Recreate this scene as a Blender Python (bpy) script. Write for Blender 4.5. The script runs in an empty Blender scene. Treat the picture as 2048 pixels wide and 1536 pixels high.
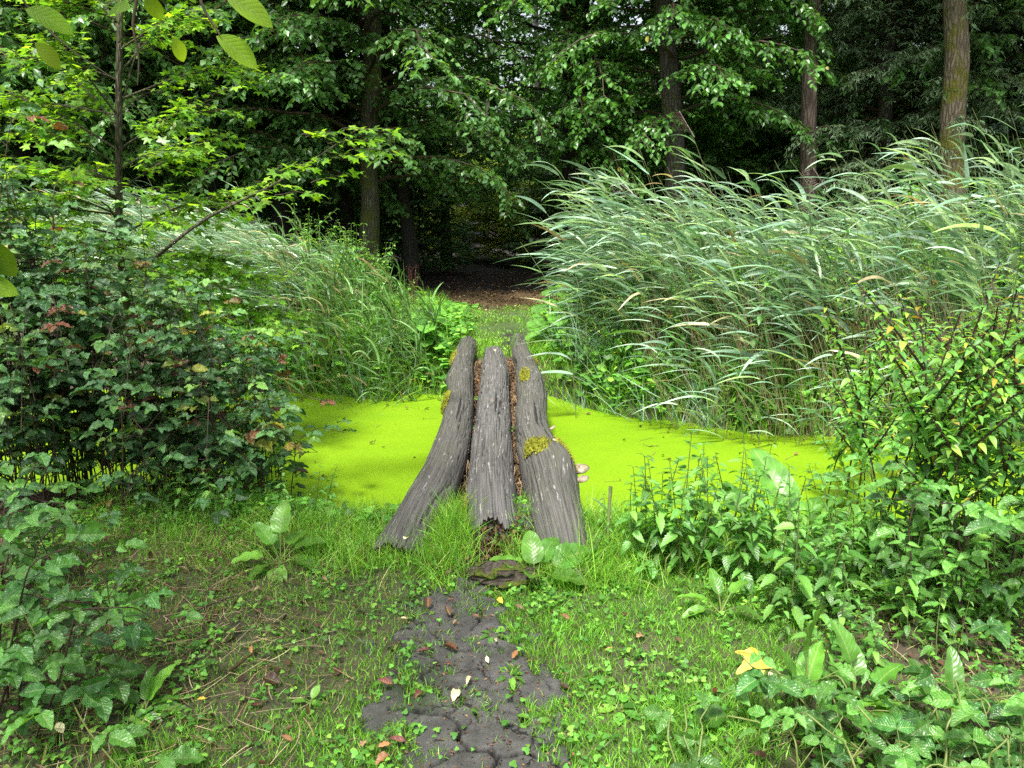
import bpy, math, random
import numpy as np
from math import radians as R, sin, cos, pi

# ------------------------------------------------------------------ camera, sky, sun, exposure
scene = bpy.context.scene
col = scene.collection
PITCH = R(12.7); F = 1539.0; CH = 1.6
cam_d = bpy.data.cameras.new('camera'); cam = bpy.data.objects.new('camera', cam_d); col.objects.link(cam)
cam_d.sensor_width = 36; cam_d.lens = 36 * F / 2048; cam_d.clip_start = 0.05; cam_d.clip_end = 500
cam.location = (0, 0, CH); cam.rotation_euler = (pi / 2 - PITCH, 0, 0)
scene.camera = cam
SUN_EL, SUN_AZ = R(62), R(200)      # azimuth: clockwise from +Y, 200 = behind and a little left of the camera
w = bpy.data.worlds.new('World'); scene.world = w; w.use_nodes = True
nt = w.node_tree; nt.nodes.clear()
sky = nt.nodes.new('ShaderNodeTexSky'); sky.sky_type = 'NISHITA'; sky.sun_disc = False
sky.sun_elevation = SUN_EL; sky.sun_rotation = SUN_AZ; sky.dust_density = 4.0; sky.air_density = 1.0; sky.ozone_density = 1.0
hs = nt.nodes.new('ShaderNodeHueSaturation'); hs.inputs['Saturation'].default_value = 0.4
bg = nt.nodes.new('ShaderNodeBackground'); bg.inputs['Strength'].default_value = 0.13
wo = nt.nodes.new('ShaderNodeOutputWorld')
nt.links.new(sky.outputs[0], hs.inputs['Color']); nt.links.new(hs.outputs[0], bg.inputs[0]); nt.links.new(bg.outputs[0], wo.inputs[0])
sd = bpy.data.lights.new('sun', 'SUN'); sd.energy = 3.6; sd.angle = R(8); sd.color = (1, 0.97, 0.9)
so = bpy.data.objects.new('sun', sd); col.objects.link(so)
from mathutils import Vector
sv = Vector((sin(SUN_AZ) * cos(SUN_EL), cos(SUN_AZ) * cos(SUN_EL), sin(SUN_EL)))
so.rotation_euler = sv.to_track_quat('Z', 'Y').to_euler()
scene.view_settings.view_transform = 'Standard'; scene.view_settings.look = 'None'
scene.view_settings.exposure = 1.3; scene.view_settings.gamma = 1
scene.render.engine = 'CYCLES'
cy = scene.cycles
cy.max_bounces = 6; cy.diffuse_bounces = 3; cy.glossy_bounces = 2; cy.transmission_bounces = 4; cy.transparent_max_bounces = 4
cy.caustics_reflective = False; cy.caustics_refractive = False
scene.render.filter_size = 1.1; cy.use_denoising = False
cy.sample_clamp_indirect = 4

# ------------------------------------------------------------------ numpy helpers
def rg(s): return np.random.default_rng(s)
def nrm(v): return v / np.maximum(np.linalg.norm(v, axis=-1, keepdims=True), 1e-9)
def smooth(a, b, x):
    t = np.clip((x - a) / (b - a), 0, 1); return t * t * (3 - 2 * t)
def _hash(i, j, k, s):
    n = (i.astype(np.int64) * 374761393 + j.astype(np.int64) * 668265263 + k.astype(np.int64) * 2147483647 + s * 1274126177) & 0xffffffff
    n = ((n ^ (n >> 13)) * 1274126177) & 0xffffffff
    return ((n ^ (n >> 16)) & 0xffffff) / float(0xffffff) * 2 - 1
def vn(p, s=0):
    p = np.asarray(p, float); f = np.floor(p); t = p - f; t = t * t * t * (t * (t * 6 - 15) + 10)
    i, j, k = (f[..., q].astype(np.int64) for q in range(3)); x, y, z = t[..., 0], t[..., 1], t[..., 2]
    r = 0
    for a in (0, 1):
        for b in (0, 1):
            for c in (0, 1):
                r = r + _hash(i + a, j + b, k + c, s) * (x if a else 1 - x) * (y if b else 1 - y) * (z if c else 1 - z)
    return r
def fbm(p, o=4, s=0):
    p = np.asarray(p, float); r = 0; a = 1; n = 0
    for q in range(o): r = r + a * vn(p * 2 ** q, s + q * 17); n += a; a *= .5
    return r / n
def n2(x, y, sc, s=0, o=3): return fbm(np.stack([x * sc, y * sc, np.zeros_like(x) + s * 1.7], -1), o, s)

# pixel (in the 2048 photograph) -> world
FW = np.array([0, cos(PITCH), -sin(PITCH)]); UP = np.array([0, sin(PITCH), cos(PITCH)]); RT = np.array([1., 0, 0]); CAM = np.array([0, 0, CH])
def ray(px, py): return FW + RT * (px - 1024) / F + UP * (768 - py) / F
def at_y(px, py, Y): d = ray(px, py); return CAM + d * (Y / d[1])
def at_z(px, py, z): d = ray(px, py); return CAM + d * ((z - CH) / d[2])
def on_ground(px, py):
    z = 0.
    for _ in range(12): p = at_z(px, py, z); z = 0.5 * z + 0.5 * float(H(np.array([p[0]]), np.array([p[1]]))[0])
    return at_z(px, py, z)

class MB:
    def __init__(s): s.V = []; s.F = []; s.A = []; s.M = []; s.n = 0
    def add(s, V, Fc, A=None, m=0):
        V = np.asarray(V, float).reshape(-1, 3); Fc = np.asarray(Fc, np.int64)
        if len(V) == 0: return s
        if A is None: A = np.zeros((len(V), 3))
        s.V.append(V); s.A.append(np.asarray(A, float).reshape(-1, 3)); s.F.append(Fc + s.n); s.M.append(m); s.n += len(V); return s
    def mesh(s, name, mats, sm=True):
        me = bpy.data.meshes.new(name); V = np.concatenate(s.V); me.vertices.add(len(V)); me.vertices.foreach_set('co', V.astype(np.float32).ravel())
        li = np.concatenate([f.ravel() for f in s.F]); cnt = np.concatenate([np.full(len(f), f.shape[1]) for f in s.F])
        mi = np.concatenate([np.full(len(f), m) for f, m in zip(s.F, s.M)])
        me.loops.add(len(li)); me.loops.foreach_set('vertex_index', li.astype(np.int32))
        me.polygons.add(len(cnt)); st = np.concatenate([[0], np.cumsum(cnt)[:-1]])
        me.polygons.foreach_set('loop_start', st.astype(np.int32)); me.polygons.foreach_set('material_index', mi.astype(np.int32))
        me.update(calc_edges=True)
        a = me.attributes.new('luv', 'FLOAT_VECTOR', 'POINT'); a.data.foreach_set('vector', np.concatenate(s.A).astype(np.float32).ravel())
        me.polygons.foreach_set('use_smooth', np.full(len(cnt), sm))
        for m in (mats if isinstance(mats, (list, tuple)) else [mats]): me.materials.append(m)
        return me
    def build(s, name, mats, parent=None, sm=True, off=None):
        if off is not None: s.V = [v - np.asarray(off) for v in s.V]
        o = bpy.data.objects.new(name, s.mesh(name, mats, sm)); col.objects.link(o)
        if parent is not None: o.parent = parent
        elif off is not None: o.location = off
        return o

def tag(o, label=None, cat=None, group=None, kind=None):
    if label: o['label'] = label
    if cat: o['category'] = cat
    if group: o['group'] = group
    if kind: o['kind'] = kind
    return o
def empty(name, loc, label=None, cat=None, group=None, rz=0, sc=1):
    o = bpy.data.objects.new(name, None); col.objects.link(o); o.empty_display_size = .05
    o.location = [float(q) for q in loc]; o.rotation_euler = (0, 0, rz); o.scale = (sc,) * 3
    return tag(o, label, cat, group)
def put(o, name, parent=None):                      # make an object from existing mesh data
    n = bpy.data.objects.new(name, o); col.objects.link(n)
    if parent is not None: n.parent = parent
    return n
def dup(root, loc, rz=0, sc=1, label=None, group=None):
    r = root.copy(); col.objects.link(r); r.location = [float(q) for q in loc]; r.rotation_euler = (0, 0, rz); r.scale = (sc,) * 3
    if label: r['label'] = label
    if group: r['group'] = group
    for ch in list(root.children):
        c = ch.copy(); col.objects.link(c); c.parent = r
        for g in list(ch.children):
            d = g.copy(); col.objects.link(d); d.parent = c
    return r

# batches: tubes, ribbons, placed leaf templates
def tubes(P, Rd, sides=4, rnd=None, wob=0, seed=0):   # P (N,S,3) Rd (N,S)
    P = np.asarray(P, float); Rd = np.asarray(Rd, float)
    if P.ndim == 2: P = P[None]; Rd = Rd[None]
    N, S, _ = P.shape
    T = np.gradient(P, axis=1); T = nrm(T)
    ref = np.where(np.abs(T[:, :1, 2:3]) > .8, np.array([1., 0.1, 0]), np.array([0, 0.05, 1.])) * np.ones((N, S, 1))
    A = nrm(np.cross(T, ref)); B = np.cross(T, A)
    th = np.linspace(0, 2 * pi, sides, endpoint=False)
    rr = Rd[..., None] * np.ones(sides)
    V = P[:, :, None] + (A[:, :, None] * np.cos(th)[:, None] + B[:, :, None] * np.sin(th)[:, None]) * rr[..., None]
    if wob: V = V + (V - P[:, :, None]) * (wob * fbm(V * np.array([9, 9, 3.]) + seed, 3))[..., None]
    idx = np.arange(N * S * sides).reshape(N, S, sides)
    q = np.stack([idx[:, :-1], np.roll(idx, -1, 2)[:, :-1], np.roll(idx, -1, 2)[:, 1:], idx[:, 1:]], -1).reshape(-1, 4)
    L = np.concatenate([np.zeros((N, 1)), np.cumsum(np.linalg.norm(np.diff(P, axis=1), axis=-1), 1)], 1)
    at = np.zeros((N, S, sides, 3)); at[..., 0] = L[..., None]; at[..., 1] = th / (2 * pi); at[..., 2] = (np.zeros(N) if rnd is None else rnd)[:, None, None]
    return V.reshape(-1, 3), q, at.reshape(-1, 3)
def arcs(P0, D0, L, S, bend, pw=1.0, jit=0, r=None):   # curved polylines (N,S,3); bend (N,3) or (3,) added with t^pw
    N = len(P0); D = nrm(np.asarray(D0, float)); P = np.zeros((N, S, 3)); P[:, 0] = P0; st = (np.asarray(L) * np.ones(N) / (S - 1))[:, None]
    bend = np.asarray(bend, float) * np.ones((N, 3)); TT = [D]
    for i in range(1, S):
        d = D + bend * (i / (S - 1)) ** pw
        if jit: d = d + r.normal(0, jit, (N, 3))
        d = nrm(d); P[:, i] = P[:, i - 1] + d * st
    return P
def ribbons(P, Wd, side=None, fold=0.0, rnd=None):     # P (N,S,3) Wd (N,S)
    N, S, _ = P.shape; T = nrm(np.gradient(P, axis=1))
    if side is None: side = np.cross(T, np.array([0, 0, 1.]) + 0 * T)
    else: side = side[:, None] * np.ones((1, S, 1)); side = side - T * (side * T).sum(-1, keepdims=True)
    side = nrm(side + 1e-6); nz = np.cross(side, T)
    W = Wd[..., None]
    C = np.stack([P + side * W / 2, P - nz * W * fold if fold else P, P - side * W / 2], 2) if fold else np.stack([P + side * W / 2, P - side * W / 2], 2)
    k = C.shape[2]; idx = np.arange(N * S * k).reshape(N, S, k)
    q = np.stack([idx[:, :-1, :-1], idx[:, :-1, 1:], idx[:, 1:, 1:], idx[:, 1:, :-1]], -1).reshape(-1, 4)
    at = np.zeros((N, S, k, 3)); at[..., 0] = np.linspace(0, 1, S)[None, :, None]; at[..., 1] = np.linspace(-1, 1, k); at[..., 2] = (np.zeros(N) if rnd is None else rnd)[:, None, None]
    return C.reshape(-1, 3), q, at.reshape(-1, 3)
def place(tp, pos, X, Z, sc, rnd):                     # template (V,F,A): leaf along +X, normal +Z
    V, Fc, A = tp; X = nrm(X); Z = nrm(Z - X * (Z * X).sum(-1, keepdims=True)); Y = np.cross(Z, X)
    N = len(pos); M = np.stack([X, Y, Z], 1)            # rows
    W = np.einsum('vk,nkj->nvj', V, M) * (np.asarray(sc) * np.ones(N))[:, None, None] + pos[:, None]
    FF = (Fc[None] + (np.arange(N) * len(V))[:, None, None]).reshape(-1, Fc.shape[1])
    AA = np.repeat(A[None], N, 0).copy(); AA[..., 2] = np.asarray(rnd)[:, None]
    return W.reshape(-1, 3), FF, AA.reshape(-1, 3)

# leaf templates
def ovate(n=2, wd=.55, peak=.42, fold=.12, curl=.15, serr=0, tooth=9, tip=1.0, wave=0, stalk=0.0, cols=1):
    t = np.linspace(0, 1, n + 1)
    h = np.sin(pi * t ** (math.log(.5) / math.log(peak))) ** tip
    if serr: h = h * (1 - serr * (((np.arange(n + 1)) % 2)))
    ys = np.linspace(-1, 1, 2 * cols + 1)
    V = np.zeros((n + 1, 2 * cols + 1, 3))
    V[..., 0] = t[:, None] + (serr * .12 * (np.arange(n + 1) % 2))[:, None] * np.abs(ys) * -1
    V[..., 1] = ys * (h * wd / 2)[:, None]
    V[..., 2] = np.abs(V[..., 1]) * fold * 2 - curl * (t ** 2)[:, None] + wave * np.sin(t * 19)[:, None] * np.abs(ys) * ys * wd
    V[..., 0] = V[..., 0] * (1 - stalk) + stalk
    k = 2 * cols + 1; idx = np.arange((n + 1) * k).reshape(n + 1, k)
    q = np.stack([idx[:-1, :-1], idx[1:, :-1], idx[1:, 1:], idx[:-1, 1:]], -1).reshape(-1, 4)
    A = np.zeros(V.shape); A[..., 0] = t[:, None]; A[..., 1] = ys
    return V.reshape(-1, 3), q, A.reshape(-1, 3)
def polar(rf, n=40, cup=.1, droop=.15, wave=0.0, rings=2):       # leaf with petiole point at origin, outline r(theta), theta=0 is +X
    th = np.linspace(-pi, pi, n, endpoint=False) + pi / n; r = np.array([rf(a) for a in th])
    V = [[0, 0, 0]]; A = [[0, 0, 0]]; 
    for k in range(1, rings + 1):
        f = k / rings
        for a, q in zip(th, r):
            x, y = q * f * cos(a), q * f * sin(a)
            V.append([x, y, cup * abs(y) - droop * (x * x + y * y) + wave * f * sin(a * 7)]); A.append([f, a / pi, 0])
    Fc = [[0, 1 + i, 1 + (i + 1) % n] for i in range(n)]
    for k in range(1, rings):
        b0 = 1 + (k - 1) * n; b1 = 1 + k * n
        for i in range(n):
            j = (i + 1) % n; Fc += [[b0 + i, b1 + i, b1 + j], [b0 + i, b1 + j, b0 + j]]
    return np.array(V), np.array(Fc), np.array(A)
def maple_r(a):
    a = abs(a); best = .12
    for c, L, wd in ((0, 1.0, .5), (.95, .9, .5), (1.9, .62, .45)):
        d = abs(a - c) / wd
        if d < 1.9: best = max(best, L * max(.0, 1 - d * .55) * (1 - .1 * (int(d * 3.0) % 2)))
    return max(best, .5 if a < 2.2 else .14)
def heart_r(a):
    a = abs(a); return (.55 + .42 * cos(a) ** 2 * (a < pi / 2) + (.12 if a > 2 else .05) - (.5 if a > 2.85 else 0)) * (1 + .06 * sin(a * 13))
def herb_r(a): return .62 + .33 * abs(cos(1.5 * a)) - (.25 * (abs(a) > 2.5)) + .06 * sin(a * 12)
T_FAR = ovate(2, .62, .45, .1, .12)
T_MID = ovate(4, .6, .45, .14, .2, tip=.8)
T_WIL = ovate(3, .22, .45, .2, .35)
T_BRM = ovate(18, .64, .42, .22, .3, serr=.06, cols=1, tip=.8, wave=.06)
T_NET = ovate(12, .52, .32, .16, .3, serr=.17, tip=.85)
T_DOCK = ovate(16, .42, .4, .2, .35, wave=.05, tip=.55, cols=2)
T_DCKW = ovate(16, .62, .36, .14, .3, wave=.05, tip=.5, cols=2)
T_HAZ = ovate(10, .6, .5, .1, .25, tip=.75, cols=2)
T_MAP = polar(maple_r, 44, .15, .22, 0, 1)
T_BUT = polar(heart_r, 30, .15, .1, .03, 2)
T_HRB = polar(herb_r, 20, .1, .25, 0, 1)
T_DRY = ovate(6, .55, .45, .35, -.3, tip=.7, cols=1, wave=.1)

# ------------------------------------------------------------------ materials
def nodes(name):
    m = bpy.data.materials.new(name); m.use_nodes = True; t = m.node_tree; t.nodes.clear()
    return m, t, t.nodes.new, t.links.new
def ramp(N, stops, interp='LINEAR'):
    r = N('ShaderNodeValToRGB'); r.color_ramp.interpolation = interp; e = r.color_ramp.elements
    while len(e) < len(stops): e.new(.5)
    for q, (p, c) in zip(e, stops): q.position = p; q.color = (*c, 1) if len(c) == 3 else c
    return r
def leaf_mat(name, stops, trans=.35, rough=.42, spec=.5, veins=0, tcol=None, bump=0.0):
    m, t, N, K = nodes(name)
    at = N('ShaderNodeAttribute'); at.attribute_name = 'luv'; sp = N('ShaderNodeSeparateXYZ'); K(at.outputs['Vector'], sp.inputs[0])
    rp = ramp(N, stops); K(sp.outputs[2], rp.inputs[0]); c = rp.outputs[0]
    p = N('ShaderNodeBsdfPrincipled'); p.inputs['Roughness'].default_value = rough; p.inputs['Specular IOR Level'].default_value = spec; vb = .5 if veins in (24, 22) else .4
    if veins:
        ab = N('ShaderNodeMath'); ab.operation = 'ABSOLUTE'; K(sp.outputs[1], ab.inputs[0])
        md = N('ShaderNodeMath'); md.operation = 'MULTIPLY_ADD'; K(ab.outputs[0], md.inputs[0]); md.inputs[1].default_value = -.28; K(sp.outputs[0], md.inputs[2])
        sn = N('ShaderNodeMath'); sn.operation = 'SINE'; ml = N('ShaderNodeMath'); ml.operation = 'MULTIPLY'; K(md.outputs[0], ml.inputs[0]); ml.inputs[1].default_value = veins; K(ml.outputs[0], sn.inputs[0])
        pw = N('ShaderNodeMath'); pw.operation = 'POWER'; ab2 = N('ShaderNodeMath'); ab2.operation = 'ABSOLUTE'; K(sn.outputs[0], ab2.inputs[0]); K(ab2.outputs[0], pw.inputs[0]); pw.inputs[1].default_value = .35
        bp = N('ShaderNodeBump'); bp.inputs['Strength'].default_value = vb; bp.inputs['Distance'].default_value = .006 * vb; K(pw.outputs[0], bp.inputs['Height']); K(bp.outputs[0], p.inputs['Normal'])
        mr = N('ShaderNodeMapRange'); K(ab.outputs[0], mr.inputs[0]); mr.inputs[1].default_value = .03; mr.inputs[2].default_value = .1; mr.inputs[3].default_value = .55; mr.inputs[4].default_value = 0
        mx = N('ShaderNodeMix'); mx.data_type = 'RGBA'; K(mr.outputs[0], mx.inputs[0]); K(c, mx.inputs[6]); mx.inputs[7].default_value = (.22, .3, .1, 1); c = mx.outputs[2]
    tc = N('ShaderNodeTexCoord'); nz = N('ShaderNodeTexNoise'); nz.inputs['Scale'].default_value = 14; K(tc.outputs['Object'], nz.inputs[0])
    hv = N('ShaderNodeHueSaturation'); mr2 = N('ShaderNodeMapRange'); K(nz.outputs[0], mr2.inputs[0]); mr2.inputs[1].default_value = .3; mr2.inputs[2].default_value = .7; mr2.inputs[3].default_value = .75; mr2.inputs[4].default_value = 1.25
    fr = N('ShaderNodeMath'); fr.operation = 'MULTIPLY'; fr.inputs[1].default_value = 37.7; K(sp.outputs[2], fr.inputs[0]); fc = N('ShaderNodeMath'); fc.operation = 'FRACT'; K(fr.outputs[0], fc.inputs[0]); fv = N('ShaderNodeMath'); fv.operation = 'MULTIPLY_ADD'; fv.inputs[1].default_value = 1.0; fv.inputs[2].default_value = .62; K(fc.outputs[0], fv.inputs[0]); fm = N('ShaderNodeMath'); fm.operation = 'MULTIPLY'; K(fv.outputs[0], fm.inputs[0]); K(mr2.outputs[0], fm.inputs[1])
    K(fm.outputs[0], hv.inputs['Value']); K(c, hv.inputs['Color']); c = hv.outputs[0]
    K(c, p.inputs['Base Color'])
    tr = N('ShaderNodeBsdfTranslucent'); tm = N('ShaderNodeMix'); tm.data_type = 'RGBA'; tm.blend_type = 'MULTIPLY'; tm.inputs[0].default_value = 1; K(c, tm.inputs[6]); tm.inputs[7].default_value = (*(tcol or (2.0, 1.9, .6)), 1); tm.clamp_result = False
    K(tm.outputs[2], tr.inputs[0]); ms = N('ShaderNodeMixShader'); ms.inputs[0].default_value = trans; K(p.outputs[0], ms.inputs[1]); K(tr.outputs[0], ms.inputs[2])
    o = N('ShaderNodeOutputMaterial'); K(ms.outputs[0], o.inputs[0]); return m
def bark_mat(name, c1, c2, moss=0, mcol=(.07, .085, .01), sc=9.0, zst=.22, moss_hi=None):
    m, t, N, K = nodes(name); tc = N('ShaderNodeTexCoord'); mp = N('ShaderNodeMapping'); mp.inputs['Scale'].default_value = (1, 1, zst); K(tc.outputs['Object'], mp.inputs[0])
    nz = N('ShaderNodeTexNoise'); nz.inputs['Scale'].default_value = sc * 2; nz.inputs['Detail'].default_value = 8; nz.inputs['Roughness'].default_value = .7; K(mp.outputs[0], nz.inputs[0])
    vr = N('ShaderNodeTexVoronoi'); vr.feature = 'DISTANCE_TO_EDGE'; vr.inputs['Scale'].default_value = sc * 2.2; K(mp.outputs[0], vr.inputs[0])
    rp = ramp(N, [(.25, c1), (.75, c2)]); K(nz.outputs[0], rp.inputs[0])
    mr = N('ShaderNodeMapRange'); K(vr.outputs[0], mr.inputs[0]); mr.inputs[2].default_value = .25; mr.inputs[3].default_value = .45
    mu = N('ShaderNodeMix'); mu.data_type = 'RGBA'; mu.blend_type = 'MULTIPLY'; mu.inputs[0].default_value = 1; K(rp.outputs[0], mu.inputs[6]); K(mr.outputs[0], mu.inputs[7]); c = mu.outputs[2]
    if moss:
        n3 = N('ShaderNodeTexNoise'); n3.inputs['Scale'].default_value = 2.3; n3.inputs['Detail'].default_value = 7; n3.inputs['Roughness'].default_value = .65; K(tc.outputs['Object'], n3.inputs[0])
        r3 = ramp(N, [(.62 - moss * .3, (0, 0, 0)), (.72 - moss * .3, (1, 1, 1))]); K(n3.outputs[0], r3.inputs[0])
        mx = N('ShaderNodeMix'); mx.data_type = 'RGBA'; K(r3.outputs[0], mx.inputs[0]); K(c, mx.inputs[6]); mx.inputs[7].default_value = (*mcol, 1); c = mx.outputs[2]
    p = N('ShaderNodeBsdfPrincipled'); p.inputs['Roughness'].default_value = .85; K(c, p.inputs['Base Color'])
    ad = N('ShaderNodeMath'); ad.operation = 'MULTIPLY_ADD'; K(nz.outputs[0], ad.inputs[0]); ad.inputs[1].default_value = .5; K(mr.outputs[0], ad.inputs[2])
    bp = N('ShaderNodeBump'); bp.inputs['Strength'].default_value = .9; bp.inputs['Distance'].default_value = .03; K(ad.outputs[0], bp.inputs['Height']); K(bp.outputs[0], p.inputs['Normal'])
    o = N('ShaderNodeOutputMaterial'); K(p.outputs[0], o.inputs[0]); return m
def plain_mat(name, c1, c2, sc=30, rough=.7, bump=.3, dist=.01, spec=.3):
    m, t, N, K = nodes(name); tc = N('ShaderNodeTexCoord'); nz = N('ShaderNodeTexNoise'); nz.inputs['Scale'].default_value = sc; nz.inputs['Detail'].default_value = 6; K(tc.outputs['Object'], nz.inputs[0])
    rp = ramp(N, [(.3, c1), (.7, c2)]); K(nz.outputs[0], rp.inputs[0]); p = N('ShaderNodeBsdfPrincipled'); p.inputs['Roughness'].default_value = rough; p.inputs['Specular IOR Level'].default_value = spec; K(rp.outputs[0], p.inputs['Base Color'])
    bp = N('ShaderNodeBump'); bp.inputs['Strength'].default_value = bump; bp.inputs['Distance'].default_value = dist; K(nz.outputs[0], bp.inputs['Height']); K(bp.outputs[0], p.inputs['Normal'])
    o = N('ShaderNodeOutputMaterial'); K(p.outputs[0], o.inputs[0]); return m

M = {}
M['beech'] = leaf_mat('beech leaf', [(0, (.045, .12, .025)), (.6, (.08, .21, .04)), (.95, (.13, .28, .05)), (1, (.22, .2, .03))], .32, .34, .55)
M['dark'] = leaf_mat('dark leaf', [(0, (.05, .14, .038)), (1, (.135, .27, .075))], .38, .35, .55)
M['blue'] = leaf_mat('blue green leaf', [(0, (.04, .08, .05)), (1, (.09, .15, .1))], .2, .4, .5)
M['willow'] = leaf_mat('willow leaf', [(0, (.09, .16, .08)), (1, (.2, .29, .17))], .3, .45, .4)
M['shrub'] = leaf_mat('shrub leaf', [(0, (.09, .15, .02)), (.7, (.18, .25, .03)), (1, (.26, .26, .05))], .4, .5, .3)
M['maple'] = leaf_mat('maple leaf', [(0, (.07, .17, .02)), (.6, (.13, .27, .025)), (.95, (.22, .35, .03)), (1, (.36, .3, .04))], .5, .38, .5, veins=0)
M['bramble'] = leaf_mat('bramble leaf', [(0, (.025, .085, .026)), (.75, (.065, .165, .045)), (.92, (.14, .27, .045)), (.945, (.25, .24, .03)), (.965, (.13, .05, .025)), (1, (.12, .04, .02))], .25, .36, .5, veins=24)
M['bramble2'] = leaf_mat('fresh bramble leaf', [(0, (.035, .12, .025)), (1, (.1, .25, .04))], .3, .36, .55, veins=24)
M['nettle'] = leaf_mat('nettle leaf', [(0, (.055, .17, .03)), (.8, (.12, .29, .045)), (1, (.19, .36, .06))], .33, .36, .6, veins=22)
M['weed'] = leaf_mat('yellowing weed leaf', [(0, (.06, .18, .04)), (.8, (.15, .33, .055)), (.95, (.24, .38, .05)), (.985, (.42, .38, .04)), (1, (.2, .08, .03))], .4, .45, .4)
M['dock'] = leaf_mat('dock leaf', [(0, (.06, .17, .025)), (1, (.13, .29, .035))], .38, .34, .6, veins=26)
M['hazel'] = leaf_mat('broad leaf', [(0, (.12, .25, .02)), (1, (.24, .36, .03))], .65, .4, .4, veins=26)
M['butter'] = leaf_mat('butterbur leaf', [(0, (.07, .2, .03)), (1, (.14, .33, .04))], .35, .5, .4)
M['herb'] = leaf_mat('ground herb leaf', [(0, (.06, .18, .03)), (.6, (.11, .29, .04)), (1, (.2, .38, .05))], .35, .45, .4)
M['grass'] = leaf_mat('grass blade', [(0, (.08, .2, .02)), (.6, (.16, .36, .035)), (.9, (.26, .44, .05)), (1, (.38, .34, .14))], .35, .45, .4)
M['reed'] = leaf_mat('reed leaf', [(0, (.08, .17, .08)), (.4, (.19, .31, .21)), (.8, (.36, .46, .36)), (.9, (.25, .42, .08)), (.95, (.4, .34, .2)), (1, (.34, .2, .12))], .3, .3, .9, tcol=(1.4, 1.5, .8))
M['greenreed'] = leaf_mat('green reed leaf', [(0, (.05, .13, .035)), (.6, (.11, .23, .06)), (.9, (.2, .33, .12)), (.95, (.36, .32, .16)), (1, (.3, .2, .1))], .3, .4, .5)
M['reedstem'] = plain_mat('reed stem', (.1, .15, .05), (.2, .22, .09), 20, .6)
M['reeddry'] = plain_mat('dry reed stem', (.16, .12, .06), (.3, .24, .14), 20, .7)
M['plume'] = plain_mat('reed plume', (.3, .22, .2), (.5, .42, .39), 60, .9)
M['straw'] = leaf_mat('dry straw', [(0, (.09, .055, .025)), (.6, (.2, .14, .07)), (1, (.4, .32, .2))], .1, .6, .3)
M['litter'] = leaf_mat('dry litter', [(0, (.03, .016, .008)), (.6, (.09, .045, .022)), (.9, (.18, .09, .04)), (1, (.3, .22, .12))], .1, .6, .3)
M['bark'] = bark_mat('dark bark', (.012, .011, .009), (.045, .04, .032))
M['barkb'] = bark_mat('brown bark', (.05, .035, .025), (.16, .115, .085), 0, sc=7)
M['barkg'] = bark_mat('grey bark', (.05, .043, .036), (.13, .11, .09), .2)
M['barkm'] = bark_mat('mossy bark', (.11, .085, .055), (.27, .215, .14), .45, (.12, .115, .012))
M['barkm2'] = bark_mat('part mossy bark', (.05, .045, .03), (.13, .12, .075), .5, (.06, .07, .01))
M['twig'] = plain_mat('twig bark', (.03, .022, .014), (.08, .06, .035), 30, .7)
M['sapling'] = bark_mat('sapling bark', (.04, .038, .018), (.12, .11, .05), .3, (.08, .1, .02), sc=20)
M['cane'] = plain_mat('green cane', (.09, .13, .03), (.17, .2, .06), 20, .5)
M['cane_dark'] = plain_mat('dark cane', (.02, .015, .01), (.07, .04, .025), 20, .6)
M['stem'] = plain_mat('herb stem', (.05, .08, .02), (.1, .14, .035), 20, .6)
M['deadstem'] = plain_mat('dead red stem', (.04, .012, .007), (.1, .03, .018), 40, .8)
M['moss'] = plain_mat('golden moss', (.06, .07, .008), (.32, .32, .02), 55, .9, 1, .02)
M['moss_dark'] = plain_mat('dark moss', (.03, .045, .006), (.09, .11, .012), 60, .9, 1, .02)
M['fungus'] = plain_mat('bracket fungus', (.12, .09, .06), (.36, .3, .22), 25, .7, .4)

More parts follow.
